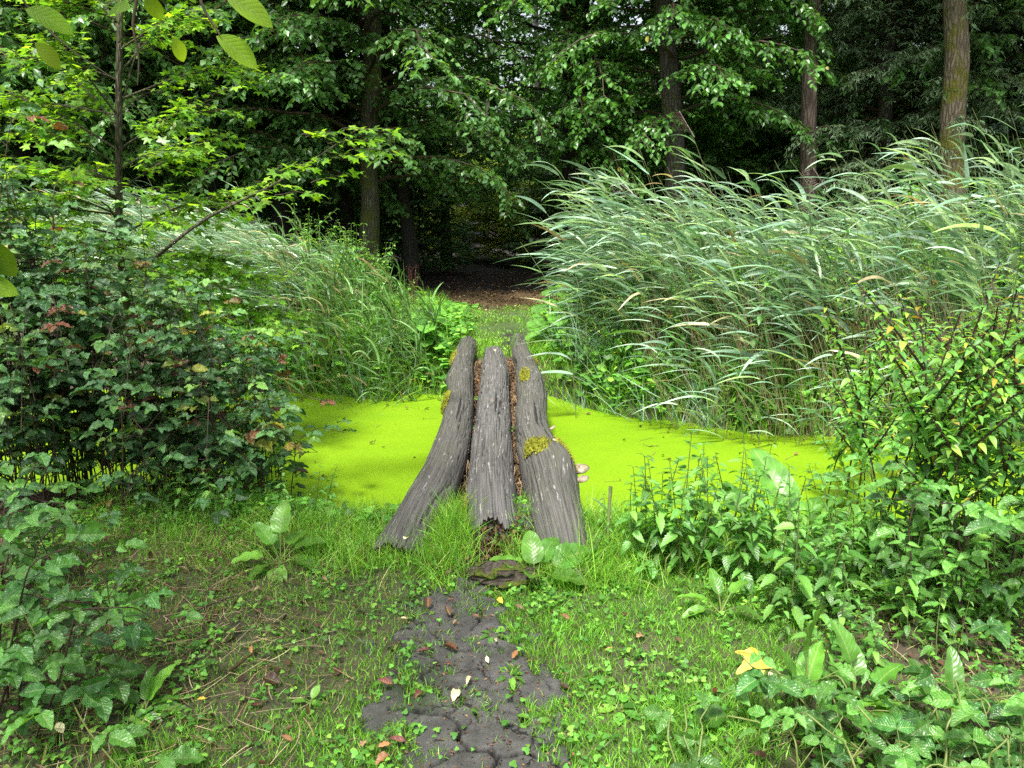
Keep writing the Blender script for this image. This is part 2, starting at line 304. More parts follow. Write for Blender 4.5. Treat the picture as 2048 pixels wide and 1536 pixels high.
# soil / ground
def ground_mat():
    m, t, N, K = nodes('soil with turf'); tc = N('ShaderNodeTexCoord'); at = N('ShaderNodeAttribute'); at.attribute_name = 'luv'; sp = N('ShaderNodeSeparateXYZ'); K(at.outputs['Vector'], sp.inputs[0])
    nz = N('ShaderNodeTexNoise'); nz.inputs['Scale'].default_value = 9; nz.inputs['Detail'].default_value = 10; nz.inputs['Roughness'].default_value = .75; K(tc.outputs['Object'], nz.inputs[0])
    nf = N('ShaderNodeTexNoise'); nf.inputs['Scale'].default_value = 90; nf.inputs['Detail'].default_value = 6; K(tc.outputs['Object'], nf.inputs[0])
    soil = ramp(N, [(.3, (.022, .016, .011)), (.55, (.06, .042, .027)), (.75, (.12, .085, .055))]); K(nz.outputs[0], soil.inputs[0])
    turf = ramp(N, [(.3, (.025, .05, .01)), (.7, (.07, .13, .02))]); K(nz.outputs[0], turf.inputs[0])
    dry = ramp(N, [(.3, (.08, .05, .02)), (.7, (.24, .16, .07))]); K(nf.outputs[0], dry.inputs[0])
    mud = ramp(N, [(.35, (.01, .009, .009)), (.62, (.03, .025, .022)), (.7, (.16, .14, .12))]); K(nf.outputs[0], mud.inputs[0])
    def mix(a, b, f):
        x = N('ShaderNodeMix'); x.data_type = 'RGBA'; K(f, x.inputs[0]); K(a, x.inputs[6]); K(b, x.inputs[7]); return x.outputs[2]
    c = mix(soil.outputs[0], turf.outputs[0], sp.outputs[0]); c = mix(c, dry.outputs[0], sp.outputs[1]); c = mix(c, mud.outputs[0], sp.outputs[2])
    p = N('ShaderNodeBsdfPrincipled'); p.inputs['Roughness'].default_value = .9; K(c, p.inputs['Base Color'])
    bp = N('ShaderNodeBump'); bp.inputs['Strength'].default_value = .8; bp.inputs['Distance'].default_value = .02; K(nf.outputs[0], bp.inputs['Height']); K(bp.outputs[0], p.inputs['Normal'])
    o = N('ShaderNodeOutputMaterial'); K(p.outputs[0], o.inputs[0]); return m
def path_mat():
    m, t, N, K = nodes('cracked dark mud'); tc = N('ShaderNodeTexCoord')
    nz = N('ShaderNodeTexNoise'); nz.inputs['Scale'].default_value = 12; nz.inputs['Detail'].default_value = 12; nz.inputs['Roughness'].default_value = .75; K(tc.outputs['Object'], nz.inputs[0])
    nf = N('ShaderNodeTexNoise'); nf.inputs['Scale'].default_value = 160; nf.inputs['Detail'].default_value = 5; K(tc.outputs['Object'], nf.inputs[0])
    dm = N('ShaderNodeMix'); dm.data_type = 'RGBA'; dm.inputs[0].default_value = .18; K(tc.outputs['Object'], dm.inputs[6]); K(nz.outputs['Color'], dm.inputs[7])
    vr = N('ShaderNodeTexNoise'); vr.inputs['Scale'].default_value = 45; vr.inputs['Detail'].default_value = 9; vr.inputs['Roughness'].default_value = .8; K(dm.outputs[2], vr.inputs[0])
    rp = ramp(N, [(.32, (.042, .041, .038)), (.5, (.075, .073, .068)), (.68, (.125, .121, .113))]); K(nz.outputs[0], rp.inputs[0])
    cr = N('ShaderNodeMapRange'); K(vr.outputs[0], cr.inputs[0]); cr.inputs[1].default_value = .2; cr.inputs[2].default_value = .8; cr.inputs[3].default_value = .0; cr.inputs[4].default_value = 1
    at = N('ShaderNodeAttribute'); at.attribute_name = 'luv'; sp = N('ShaderNodeSeparateXYZ'); K(at.outputs['Vector'], sp.inputs[0])
    gn = N('ShaderNodeMix'); gn.data_type = 'RGBA'; K(sp.outputs[1], gn.inputs[0]); K(rp.outputs[0], gn.inputs[6]); gn.inputs[7].default_value = (.035, .05, .025, 1); crack_dark = N('ShaderNodeMix'); crack_dark.data_type = 'RGBA'; K(gn.outputs[2], crack_dark.inputs[6]); crack_dark.inputs[7].default_value = (.005, .0045, .004, 1)  # dark soil colour inside the cracks, with their shade painted in
    cks = []
    for (sc_, wd_, gs_, lo_) in ((4.0, .022, 3.0, .42), (11.0, .035, 4.0, .52)):
        dn = N('ShaderNodeTexNoise'); dn.inputs['Scale'].default_value = sc_ * 1.6; dn.inputs['Detail'].default_value = 8; dn.inputs['Roughness'].default_value = .65; K(tc.outputs['Object'], dn.inputs[0])
        dd_ = N('ShaderNodeMix'); dd_.data_type = 'RGBA'; dd_.inputs[0].default_value = .9 / sc_; K(tc.outputs['Object'], dd_.inputs[6]); K(dn.outputs['Color'], dd_.inputs[7])
        vv = N('ShaderNodeTexVoronoi'); vv.feature = 'DISTANCE_TO_EDGE'; vv.voronoi_dimensions = '2D'; vv.inputs['Scale'].default_value = sc_; K(dd_.outputs[2], vv.inputs[0])
        gn_ = N('ShaderNodeTexNoise'); gn_.inputs['Scale'].default_value = gs_; K(tc.outputs['Object'], gn_.inputs[0]); gr = N('ShaderNodeMapRange'); K(gn_.outputs[0], gr.inputs[0]); gr.inputs[1].default_value = lo_; gr.inputs[2].default_value = lo_ + .15; gr.inputs[3].default_value = 0; gr.inputs[4].default_value = wd_
        dv = N('ShaderNodeMath'); dv.operation = 'SUBTRACT'; K(gr.outputs[0], dv.inputs[0]); K(vv.outputs[0], dv.inputs[1]); ml_ = N('ShaderNodeMath'); ml_.operation = 'MULTIPLY'; ml_.use_clamp = True; K(dv.outputs[0], ml_.inputs[0]); ml_.inputs[1].default_value = 60; cks.append(ml_.outputs[0])
    mxc = N('ShaderNodeMath'); mxc.operation = 'MAXIMUM'; K(cks[0], mxc.inputs[0]); K(cks[1], mxc.inputs[1]); mxw = N('ShaderNodeMath'); mxw.operation = 'MAXIMUM'; K(mxc.outputs[0], mxw.inputs[0]); K(sp.outputs[2], mxw.inputs[1]); mxw.use_clamp = True; K(mxw.outputs[0], crack_dark.inputs[0])
    p = N('ShaderNodeBsdfPrincipled'); p.inputs['Roughness'].default_value = .62; p.inputs['Specular IOR Level'].default_value = .35; K(crack_dark.outputs[2], p.inputs['Base Color'])
    ad = N('ShaderNodeMath'); ad.operation = 'MULTIPLY_ADD'; K(nf.outputs[0], ad.inputs[0]); ad.inputs[1].default_value = .35; K(cr.outputs[0], ad.inputs[2])
    bp = N('ShaderNodeBump'); bp.inputs['Strength'].default_value = .8; bp.inputs['Distance'].default_value = .006; K(ad.outputs[0], bp.inputs['Height']); K(bp.outputs[0], p.inputs['Normal'])
    o = N('ShaderNodeOutputMaterial'); K(p.outputs[0], o.inputs[0]); return m
def weed_mat():
    m, t, N, K = nodes('duckweed'); tc = N('ShaderNodeTexCoord')
    mp = N('ShaderNodeMapping'); mp.inputs['Scale'].default_value = (.8, 1.2, 1); K(tc.outputs['Object'], mp.inputs[0])
    nz = N('ShaderNodeTexNoise'); nz.inputs['Scale'].default_value = 1.6; nz.inputs['Detail'].default_value = 9; nz.inputs['Roughness'].default_value = .62; K(mp.outputs[0], nz.inputs[0])
    vf = N('ShaderNodeTexVoronoi'); vf.inputs['Scale'].default_value = 110; K(tc.outputs['Object'], vf.inputs[0])
    rp = ramp(N, [(.25, (.118, .228, .003)), (.5, (.138, .254, .0035)), (.75, (.158, .275, .005))]); K(nz.outputs[0], rp.inputs[0])
    hv = N('ShaderNodeHueSaturation'); K(rp.outputs[0], hv.inputs['Color']); sx = N('ShaderNodeSeparateXYZ'); K(vf.outputs['Color'], sx.inputs[0])
    mr = N('ShaderNodeMapRange'); K(sx.outputs[0], mr.inputs[0]); mr.inputs[3].default_value = .9; mr.inputs[4].default_value = 1.1; K(mr.outputs[0], hv.inputs['Value'])
    p = N('ShaderNodeBsdfPrincipled'); p.inputs['Roughness'].default_value = .6; p.inputs['Specular IOR Level'].default_value = .25; K(hv.outputs[0], p.inputs['Base Color'])
    bp = N('ShaderNodeBump'); bp.inputs['Strength'].default_value = .3; bp.inputs['Distance'].default_value = .002; K(vf.outputs['Distance'], bp.inputs['Height']); K(bp.outputs[0], p.inputs['Normal'])
    o = N('ShaderNodeOutputMaterial'); K(p.outputs[0], o.inputs[0]); return m
def log_mat(name, c1, c2, green=.3, white=.5):
    m, t, N, K = nodes(name); at = N('ShaderNodeAttribute'); at.attribute_name = 'luv'
    def stretched(sx, sy, det=8, rough=.65):
        mp = N('ShaderNodeMapping'); mp.inputs['Scale'].default_value = (sx, sy, 1); K(at.outputs['Vector'], mp.inputs[0])
        n = N('ShaderNodeTexNoise'); n.inputs['Scale'].default_value = 1; n.inputs['Detail'].default_value = det; n.inputs['Roughness'].default_value = rough; K(mp.outputs[0], n.inputs[0]); return n.outputs[0]
    g = stretched(2.2, 110); b = stretched(2.2, 7); wv = stretched(6, 80, 3, .6); fs = stretched(.8, 34, 3, .55); wz = stretched(2.5, 9, 5)
    rp = ramp(N, [(.3, c1), (.7, c2)]); K(g, rp.inputs[0]); c = rp.outputs[0]
    def mix(a, colr, f, st):
        r = ramp(N, st); K(f, r.inputs[0]); x = N('ShaderNodeMix'); x.data_type = 'RGBA'; K(r.outputs[0], x.inputs[0]); K(a, x.inputs[6]); x.inputs[7].default_value = (*colr, 1); return x.outputs[2]
    c = mix(c, (.085, .09, .04), b, [(.5, (0, 0, 0)), (.75, (green,) * 3)])
    c = mix(c, (.012, .011, .012), fs, [(.36, (.95,) * 3), (.42, (0, 0, 0))]); ww = N('ShaderNodeMath'); ww.operation = 'MULTIPLY_ADD'; K(wz, ww.inputs[0]); ww.inputs[1].default_value = .55; K(wv, ww.inputs[2])
    lo = .95 - white * .08
    c = mix(c, (.34, .32, .3), ww.outputs[0], [(lo, (0, 0, 0)), (lo + .03, (.7,) * 3)])
    p = N('ShaderNodeBsdfPrincipled'); p.inputs['Roughness'].default_value = .62; p.inputs['Specular IOR Level'].default_value = .4; K(c, p.inputs['Base Color'])
    bp = N('ShaderNodeBump'); bp.inputs['Strength'].default_value = .8; bp.inputs['Distance'].default_value = .006; K(g, bp.inputs['Height']); K(bp.outputs[0], p.inputs['Normal'])
    o = N('ShaderNodeOutputMaterial'); K(p.outputs[0], o.inputs[0]); return m
M['ground'] = ground_mat(); M['path'] = path_mat(); M['duckweed'] = weed_mat()
M['log1'] = log_mat('weathered wood', (.02, .018, .016), (.135, .129, .118), .5, .2)
M['log2'] = log_mat('split grey wood', (.022, .02, .019), (.165, .157, .152), .2, .5)
M['log3'] = log_mat('lichened wood', (.022, .02, .018), (.145, .14, .126), .5, .3)
M['water'] = plain_mat('dark pond water', (.008, .01, .006), (.015, .018, .01), 3, .08, .05, .01, .5)
M['stump'] = plain_mat('rotten wood', (.02, .016, .012), (.09, .07, .055), 40, .85, 1, .02)

# ------------------------------------------------------------------ terrain
WZ = -0.35
def yn(x): return np.interp(x, [-9, -3, -1.4, -.8, .8, 3, 9], [5.6, 5.3, 5.1, 4.8, 4.62, 4.85, 5.4])
def yf(x): return np.interp(x, [-12, -2, .4, 1.3, 3, 6, 12], [8.6, 7.95, 7.8, 6.9, 6.2, 5.9, 5.9]) + .1 * np.sin(x * 5)
def path_c(y): return np.interp(y, [-2, 1.9, 2.3, 2.7, 3.3, 3.7], [-.0, -.03, -.1, -.21, -.19, -.12])
def path_m(x, y):
    hw = np.interp(y, [-1, 1.9, 2.35, 2.75, 3.0, 3.25, 3.5], [.19, .2, .27, .27, .17, .16, .14]); d = np.abs(x - path_c(y)) + .2 * n2(x, y, 4.5, 3) + .16 * n2(x, y, 11, 5) + .16 * n2(x, y, 26, 4)
    return smooth(.09, -.07, d - hw)
def H(x, y):
    x = np.asarray(x, float); y = np.asarray(y, float)
    a = smooth(yn(x) - 1.1, yn(x) + .1, y); b = smooth(yf(x) - .15, yf(x) + .5, y)
    z = -.75 * a * (1 - b) + .02 * n2(x, y, 2.2, 1) * (1 - .5 * a) + .05 * b + .006 * n2(x, y, 12, 2)
    z = z + .16 * np.exp(-((x - .02) / .55) ** 2) * smooth(3.15, 3.75, y) * (1 - a)    # earth ramp up to the logs
    z = z + smooth(20, 60, y) * 1.5
    return z
def axis(segs):
    o = []
    for a, b, s in segs: o.append(np.arange(a, b, s))
    return np.concatenate(o + [[segs[-1][1]]])
gx = axis([(-120, -20, 8), (-20, -5, .6), (-5, -2, .1), (-2, 2.2, .03), (2.2, 5, .1), (5, 20, .6), (20, 120, 8)])
gy = axis([(-40, -3, 3), (-3, 1.4, .12), (1.4, 5.4, .03), (5.4, 9, .07), (9, 20, .25), (20, 60, 1.5), (60, 140, 8)])
X, Y = np.meshgrid(gx, gy); Z = H(X, Y) - .05 * path_m(X, Y) + .012 * n2(X, Y, 30, 8) * (np.abs(X) < 3)
idx = np.arange(X.size).reshape(X.shape); q = np.stack([idx[:-1, :-1], idx[:-1, 1:], idx[1:, 1:], idx[1:, :-1]], -1).reshape(-1, 4)
def far_c(y): return np.interp(y, [8.5, 12, 16, 26], [-.05, -.1, -.35, -.2])
far = np.abs(X - far_c(Y)); 
turf = smooth(-.25, .25, n2(X, Y, 1.2, 11)) * .35 + .25
turf = np.maximum(turf, 0); turf = turf * smooth(-2.2, -1.2, X) * (1 - .8 * smooth(-.1, .3, X - .85 - .65 * (Y - 2.2)) * (Y < 5)) * smooth(15, 12.5, Y) + .5 * smooth(9, 10, Y) * smooth(14, 12.6, Y)
dry = smooth(1.9, 1.3, far) * smooth(12.0, 13.4, Y) * smooth(16.5, 14.8, Y) * .9 + .3 * smooth(-.9, -1.6, X) * (Y < 4.6) * smooth(.0, .3, n2(X, Y, 2, 5))
mud = np.maximum(smooth(14.6, 16, Y), smooth(.2, .08, np.abs(X - .0) + .08 * n2(X, Y, 4, 9)) * smooth(8.6, 8.9, Y) * smooth(10.8, 9.8, Y))
A = np.stack([turf, np.clip(dry, 0, 1), np.clip(mud, 0, 1)], -1)
g = MB(); g.add(np.stack([X, Y, Z], -1), q, A); tag(g.build('ground', M['ground']), 'forest floor and pond banks of brown soil and thin turf', None, None, 'structure')
# cracked mud path
px_ = np.arange(-.95, .7, .0065); py_ = axis([(-1.2, 1.75, .03), (1.75, 3.7, .0065)])
X, Y = np.meshgrid(px_, py_)
def voro(x, y, cell, seed, warp=.25):
    x = x + cell * warp * n2(x, y, 1.2 / cell, seed) + cell * .12 * n2(x, y, 5 / cell, seed + 5); y = y + cell * warp * n2(x, y, 1.2 / cell, seed + 1) + cell * .12 * n2(x, y, 5 / cell, seed + 6)
    u, v = x / cell, y / cell; iu, iv = np.floor(u), np.floor(v); f1 = np.full(x.shape, 9.); f2 = f1.copy()
    for a in (-1, 0, 1):
        for b in (-1, 0, 1):
            ci, cj = iu + a, iv + b; z0 = np.zeros_like(ci)
            d = np.hypot(ci + .5 + .45 * _hash(ci, cj, z0, seed) - u, cj + .5 + .45 * _hash(ci, cj, z0, seed + 7) - v)
            f2 = np.minimum(f2, np.maximum(f1, d)); f1 = np.minimum(f1, d)
    return (f2 - f1) * cell
pm = path_m(X, Y)
CRK = [([(780, 1415), (889, 1427), (921, 1450), (917, 1478), (938, 1499), (980, 1502), (994, 1513), (1057, 1506), (1130, 1530)], .0085), ([(896, 1370), (924, 1391), (921, 1405), (896, 1426)], .006), ([(812, 1227), (833, 1244), (865, 1265), (882, 1279), (915, 1300)], .005), ([(790, 1275), (815, 1295), (850, 1300), (879, 1324), (840, 1349), (851, 1363), (880, 1385)], .006),
       ([(879, 1170), (926, 1171), (959, 1209), (962, 1234), (945, 1262)], .0045), ([(949, 1415), (983, 1412), (1025, 1422), (1080, 1418)], .0045), ([(1022, 1398), (1029, 1370), (1050, 1363)], .004), ([(885, 1290), (930, 1300), (970, 1290), (1030, 1296), (1080, 1285)], .004), ([(875, 1325), (900, 1345), (955, 1335), (990, 1362)], .004), ([(938, 1499), (900, 1515), (870, 1536), (840, 1560)], .005), ([(994, 1513), (990, 1560), (1010, 1620)], .006), ([(760, 1330), (800, 1345), (840, 1349)], .004), ([(921, 1450), (960, 1440), (949, 1415)], .0035), ([(900, 1190), (915, 1215), (900, 1240)], .0035), ([(1057, 1506), (1070, 1460), (1110, 1440)], .004)]
crk = np.full(X.shape, 9.); rc = rg(404)
xw = X + .012 * n2(X, Y, 26, 61) + .006 * n2(X, Y, 70, 62); yw = Y + .012 * n2(X, Y, 26, 63) + .006 * n2(X, Y, 70, 64)
for pl, wd_ in CRK:
    W_ = [at_z(a, b, 0.01)[:2] for a, b in pl]
    for p0, p1 in zip(W_[:-1], W_[1:]):
        d = p1 - p0; t = np.clip(((xw - p0[0]) * d[0] + (yw - p0[1]) * d[1]) / (d @ d), 0, 1); crk = np.minimum(crk, np.hypot(xw - p0[0] - d[0] * t, yw - p0[1] - d[1] * t) / wd_)
b1 = voro(X, Y, .42, 21, .45); b2 = voro(X, Y, .17, 33, .45); wv = .5 + .5 * n2(X, Y, 3, 12)
Zp = H(X, Y) + .012 - .026 * smooth(1.1, .65, crk) + .001 * n2(X, Y, 7, 14) + .0028 * n2(X, Y, 95, 15) - .045 * (1 - pm)
idx = np.arange(X.size).reshape(X.shape); q = np.stack([idx[:-1, :-1], idx[:-1, 1:], idx[1:, 1:], idx[1:, :-1]], -1).reshape(-1, 4)
keep = pm.ravel()[q].max(1) > .03
g = MB(); g.add(np.stack([X, Y, Zp], -1), q[keep], np.stack([pm, smooth(.1, .5, n2(X, Y, 3.3, 40)) * smooth(-.1, -.4, X), smooth(1.15, .8, crk)], -1))
tag(g.build('path', M['path']), 'narrow footpath of dark cracked mud leading to the logs', None, None, 'structure')
# pond
def sheet(z, nx=240, ny=90, amp=0.0):
    X, Y = np.meshgrid(np.linspace(-14, 14, nx), np.linspace(3.9, 9.3, ny)); idx = np.arange(X.size).reshape(X.shape)
    q = np.stack([idx[:-1, :-1], idx[:-1, 1:], idx[1:, 1:], idx[1:, :-1]], -1).reshape(-1, 4)
    return np.stack([X, Y, z + amp * n2(X, Y, 2.5, 6) + 0 * X], -1), q
tag(MB().add(*sheet(WZ - .006, 2, 2)).build('pond_water', M['water']), 'still dark pond water under the duckweed', None, None, 'structure')
tag(MB().add(*sheet(WZ)).build('duckweed', M['duckweed']), 'lime green duckweed covering the whole pond surface', None, None, 'stuff')

# ------------------------------------------------------------------ logs
def interp_path(pts, n):
    pts = np.asarray(pts, float); d = np.concatenate([[0], np.cumsum(np.linalg.norm(np.diff(pts[:, :3], axis=0), axis=1))]); s = np.linspace(0, d[-1], n)
    out = np.stack([np.interp(s, d, pts[:, k]) for k in range(pts.shape[1])], 1)
    k = np.hanning(max(5, n // 12)); k /= k.sum(); m = len(k) // 2
    for c in range(out.shape[1]): out[:, c] = np.convolve(np.pad(out[:, c], (m, len(k) - 1 - m), mode='reflect', reflect_type='odd'), k, 'valid')
    return out, s
def make_log(name, rows, mat, label, seed, n=520, sd=150, groove=1.0, jag=.05, extra=None, parent=None, flat=1.0):
    C = []
    for (xl, xr, py, zc) in rows:
        cpt = at_z((xl + xr) / 2, py, zc); dep = (cpt - CAM) @ FW; C.append([*cpt, (xr - xl) / 2 * dep / F])
    P, s = interp_path(C, n); r = P[:, 3]; P = P[:, :3]
    T = nrm(np.gradient(P, axis=0)); A_ = nrm(np.cross(T, np.array([0, 0, 1.]))); B_ = np.cross(A_, T)
    th = np.linspace(0, 2 * pi, sd, endpoint=False); TH, S = np.meshgrid(th, s)
    cy_ = np.stack([np.cos(TH), np.sin(TH), S], -1); tw = TH + .25 * vn(np.stack([0 * S + seed, 0 * S, S * .8], -1)) + .05 * S
    c2 = np.stack([np.cos(tw), np.sin(tw), S], -1)
    g1 = np.abs(vn(c2 * np.array([4.5, 4.5, .6]) + seed)); g2 = np.abs(vn(c2 * np.array([11, 11, .9]) + seed + 9))
    d = .10 * fbm(cy_ * np.array([1, 1, 1.3]) + seed, 3) - groove * (.11 * smooth(.05, 0, g1) + .07 * smooth(.06, 0, g2)) + .03 * fbm(c2 * np.array([16, 16, 2.5]) + seed, 3)
    if extra is not None: d = d + extra(TH, S, s[-1])
    rr = r[:, None] * (1 + d)
    jz = jag * (1.2 * vn(np.stack([np.cos(TH) * 2.2, np.sin(TH) * 2.2, 0 * S + seed], -1)) + .8 * np.abs(vn(np.stack([np.cos(TH) * 13, np.sin(TH) * 13, 0 * S + seed], -1))))[0]       # ragged ends
    off = np.zeros_like(S); off += smooth(.12, 0, S) * jz; off += smooth(s[-1] - .12, s[-1], S) * -jz
    V = P[:, None] + A_[:, None] * (np.cos(TH) * rr)[..., None] + B_[:, None] * (np.sin(TH) * rr * flat)[..., None] + T[:, None] * off[..., None]
    g = MB(); idx = np.arange(V.shape[0] * sd).reshape(-1, sd); q = np.stack([idx[:-1], np.roll(idx, -1, 1)[:-1], np.roll(idx, -1, 1)[1:], idx[1:]], -1).reshape(-1, 4)
    at = np.stack([S, TH / (2 * pi) * 1.0, 0 * S], -1); g.add(V, q, at)
    for e, i in ((0, 0), (1, -1)):   # end faces with rings toward a hollow
        rings = [V[i]]; c = V[i].mean(0)
        for f in (.8, .55, .3, .02): rings.append(c + (V[i] - c) * f + T[i] * (1 if e == 0 else -1) * .018 * (1 - f) * (1 + .5 * np.sin(th * 9))[:, None])
        W = np.stack(rings); ix = np.arange(W.shape[0] * sd).reshape(-1, sd); g.add(W, np.stack([ix[:-1], np.roll(ix, -1, 1)[:-1], np.roll(ix, -1, 1)[1:], ix[1:]], -1).reshape(-1, 4), np.stack([W[..., 0] * 3, W[..., 2] * 3, 0 * W[..., 0]], -1), 1)
    root = empty(name, P[0] * [1, 1, 0] + [0, 0, 0], label, 'log', 'logs laid side by side as a footbridge')
    off0 = np.array(root.location)
    o = g.build('trunk', [mat, M['stump']], root, off=off0)
    return root, o, (P, T, A_, B_, r, s)
def patch(rt, rows, th0, s0, dth, ds, name, mat, th=.018, seed=0, label=None):      # clumpy moss patch on a log surface
    root, o, (P, T, A_, B_, r, s) = rt; n = 60; th = th * .55
    u, v = np.meshgrid(np.linspace(-1, 1, n), np.linspace(-1, 1, n)); S = s0 + u * ds; TH = th0 + v * dth
    msk = 1.15 - np.hypot(u, v) - .9 * np.abs(fbm(np.stack([u * 3, v * 3, 0 * u + seed], -1), 3)) 
    hgt = np.clip(msk * 2.5, -.6, 1) * th * (1 + .7 * vn(np.stack([u * 12, v * 12, 0 * u + seed], -1)))
    f = lambda a: np.stack([np.interp(S, s, a[:, k]) for k in range(3)], -1)
    rad = np.interp(S, s, r) * 1.02 + hgt
    V = f(P) + f(A_) * (np.cos(TH) * rad)[..., None] + f(B_) * (np.sin(TH) * rad)[..., None]
    idx = np.arange(n * n).reshape(n, n); q = np.stack([idx[:-1, :-1], idx[:-1, 1:], idx[1:, 1:], idx[1:, :-1]], -1).reshape(-1, 4)
    q = q[(msk.ravel()[q] > -.05).all(1)]
    g = MB().add(V, q); rr = rg(seed + 5)               # little moss tufts
    k = np.where((msk > .15).ravel())[0]; k = rr.choice(k, min(len(k), 900)); b = V.reshape(-1, 3)[k] + rr.normal(0, .003, (len(k), 3)); nn = nrm(b - np.stack([np.interp(S.ravel()[k], s, P[:, c]) for c in range(3)], -1))
    g.add(*ribbons(arcs(b, nn + rr.normal(0, .6, nn.shape), rr.uniform(.008, .022, len(k)), 3, (0, 0, -.3)), np.array([.004, .0035, .001]) * np.ones((len(k), 1))))
    o2 = g.build(name, mat, root, off=np.array(root.location))
    if label: o2['label'] = label
    return o2
# rows: left px, right px, py, height of the log's axis
flareL = lambda TH, S, L: .3 * smooth(.35, .0, S) * smooth(.6, 1, np.cos(TH - 3.0)) + .25 * np.exp(-((S - 3.4) / .25) ** 2) * smooth(.3, 1, np.cos(TH - 2.9)) 
L1 = make_log('log', [(745, 850, 1135, -.035), (762, 864, 1098, .01), (786, 884, 1050, .06), (815, 912, 1000, .1), (843, 926, 950, .11), (866, 938, 900, .12), (882, 944, 850, .12), (892, 948, 800, .12), (898, 946, 760, .12), (904, 946, 725, .12), (917, 955, 690, .12)],
              M['log1'], 'leftmost of the three bridge logs, grey and bent, with a flared near end', 3.3, extra=flareL, jag=.05)
patch(L1, None, 2.75, 2.45, .55, .3, 'moss', M['moss'], .02, 1); patch(L1, None, 2.7, 4.3, .6, .35, 'moss', M['moss'], .02, 2)
L2 = make_log('log', [(922, 1048, 1090, .0), (928, 1038, 1050, .07), (930, 1032, 1000, .12), (936, 1026, 950, .12), (943, 1024, 900, .12), (950, 1022, 850, .12), (955, 1018, 800, .12), (960, 1020, 760, .12), (964, 1014, 730, .12), (968, 1006, 706, .12)],
              M['log2'], 'middle bridge log, straight, deeply split along its grain, with a ragged near end', 8.1, groove=2.0, jag=.06, flat=.9)
patch(L2, None, 2.9, .12, .3, .22, 'moss', M['moss'], .02, 3)
bumpR = lambda TH, S, L: .14 * np.exp(-((S - 1.15) / .16) ** 2) * smooth(-.2, 1, np.cos(TH - .4)) + .12 * np.exp(-((S - 2.9) / .3) ** 2) * np.cos(TH) - .3 * smooth(1.0, 0, S) * np.exp(-((TH - 1.25) / .05) ** 2)
L3 = make_log('log', [(1098, 1190, 1170, -.03), (1084, 1184, 1120, .03), (1068, 1176, 1070, .07), (1056, 1164, 1020, .1), (1044, 1158, 970, .11), (1036, 1132, 920, .12), (1032, 1106, 880, .12), (1030, 1094, 840, .12), (1031, 1092, 800, .12), (1032, 1090, 765, .12), (1030, 1074, 735, .12), (1024, 1058, 705, .12), (1022, 1050, 680, .12)],
              M['log3'], 'rightmost of the three bridge logs, knobbly and lichen flecked, mossy near its middle', 12.7, extra=bumpR, jag=.05, groove=.9)
patch(L3, None, 1.9, 1.2, .65, .16, 'moss', M['moss'], .022, 4); patch(L3, None, .55, 1.25, .5, .28, 'moss', M['moss'], .022, 5); patch(L3, None, 2.0, 3.3, .4, .3, 'moss', M['moss'], .008, 6); patch(L3, None, .3, 4.3, .4, .2, 'moss', M['moss'], .015, 7)
def fungus(rt, s0, th, n, name, seed, size=.05):
    root, o, (P, T, A_, B_, r, s) = rt; rr = rg(seed); g = MB()
    for k in range(n):
        S = s0 + rr.uniform(-.09, .09); t = th + rr.uniform(-.3, .3); f = lambda a: np.array([np.interp(S, s, a[:, c]) for c in range(3)])
        nn = f(A_) * cos(t) + f(B_) * sin(t); c = f(P) + nn * np.interp(S, s, r) * 1.06; rad = size * rr.uniform(.6, 1.2)
        a = np.linspace(0, 2 * pi, 16, endpoint=False); tt = f(T); up = np.cross(tt, nn); up = up if up[2] > 0 else -up
        rings = []
        for q_, (sc, h) in enumerate(((.1, .25), (.7, .22), (1, .05), (.75, -.12), (.1, -.1))):
            rings.append(c + nn * (.4 + np.cos(a) * sc * .8)[:, None] * rad + tt * (np.sin(a) * sc)[:, None] * rad + up * h * rad * (1 + .2 * np.sin(a * 5))[:, None])
        W = np.stack(rings); ix = np.arange(W.shape[0] * 16).reshape(-1, 16); g.add(W, np.stack([ix[:-1], np.roll(ix, -1, 1)[:-1], np.roll(ix, -1, 1)[1:], ix[1:]], -1).reshape(-1, 4))
    return g.build(name, M['fungus'], root, off=np.array(root.location))
fungus(L3, 1.0, .15, 1, 'bracket_fungus', 4, .06); fungus(L3, .82, .1, 1, 'bracket_fungus', 5, .05); fungus(L3, 1.75, .7, 1, 'bracket_fungus', 6, .035)
# short split log piece lying against the right log, and the rotten stump
L4 = make_log('log', [(1165, 1215, 1140, -.02), (1150, 1200, 1095, .03), (1140, 1185, 1050, .04)], M['log1'], 'short broken log piece lying against the right side of the rightmost log', 5.1, n=120, sd=60, jag=.1)
L4[0]['group'] = 'loose pieces of log'
def lump(name, c, rx, ry, rz_, mat, seed, label, cat, mossm=None):
    u, v = np.meshgrid(np.linspace(0, 2 * pi, 48, endpoint=False), np.linspace(-.5 * pi, .5 * pi, 24)); d = np.stack([np.cos(u) * np.cos(v), np.sin(u) * np.cos(v), np.sin(v)], -1)
    k = 1 + .45 * fbm(d * np.array([1.2, 5, 5]) + seed, 4); V = d * k[..., None] * np.array([rx, ry, rz_])
    idx = np.arange(u.size).reshape(u.shape); q = np.stack([idx[:-1], np.roll(idx, -1, 1)[:-1], np.roll(idx, -1, 1)[1:], idx[1:]], -1).reshape(-1, 4)
    root = empty(name, c, label, cat); MB().add(V, q).build('wood', mat, root)
    if mossm:
        m = (fbm(d * 2.2 + seed + 3, 3) > 0) & (d[..., 2] > -.1); V2 = V * 1.05; qq = q[m.ravel()[q].all(1)]; MB().add(V2, qq).build('moss', mossm, root)
    return root
p = on_ground(1000, 1172); lump('stump', p + [.02, .05, .03], .15, .09, .055, M['stump'], 3, 'low rotten stump edged with dark moss beside the path, in front of the logs', 'stump', M['moss_dark'])

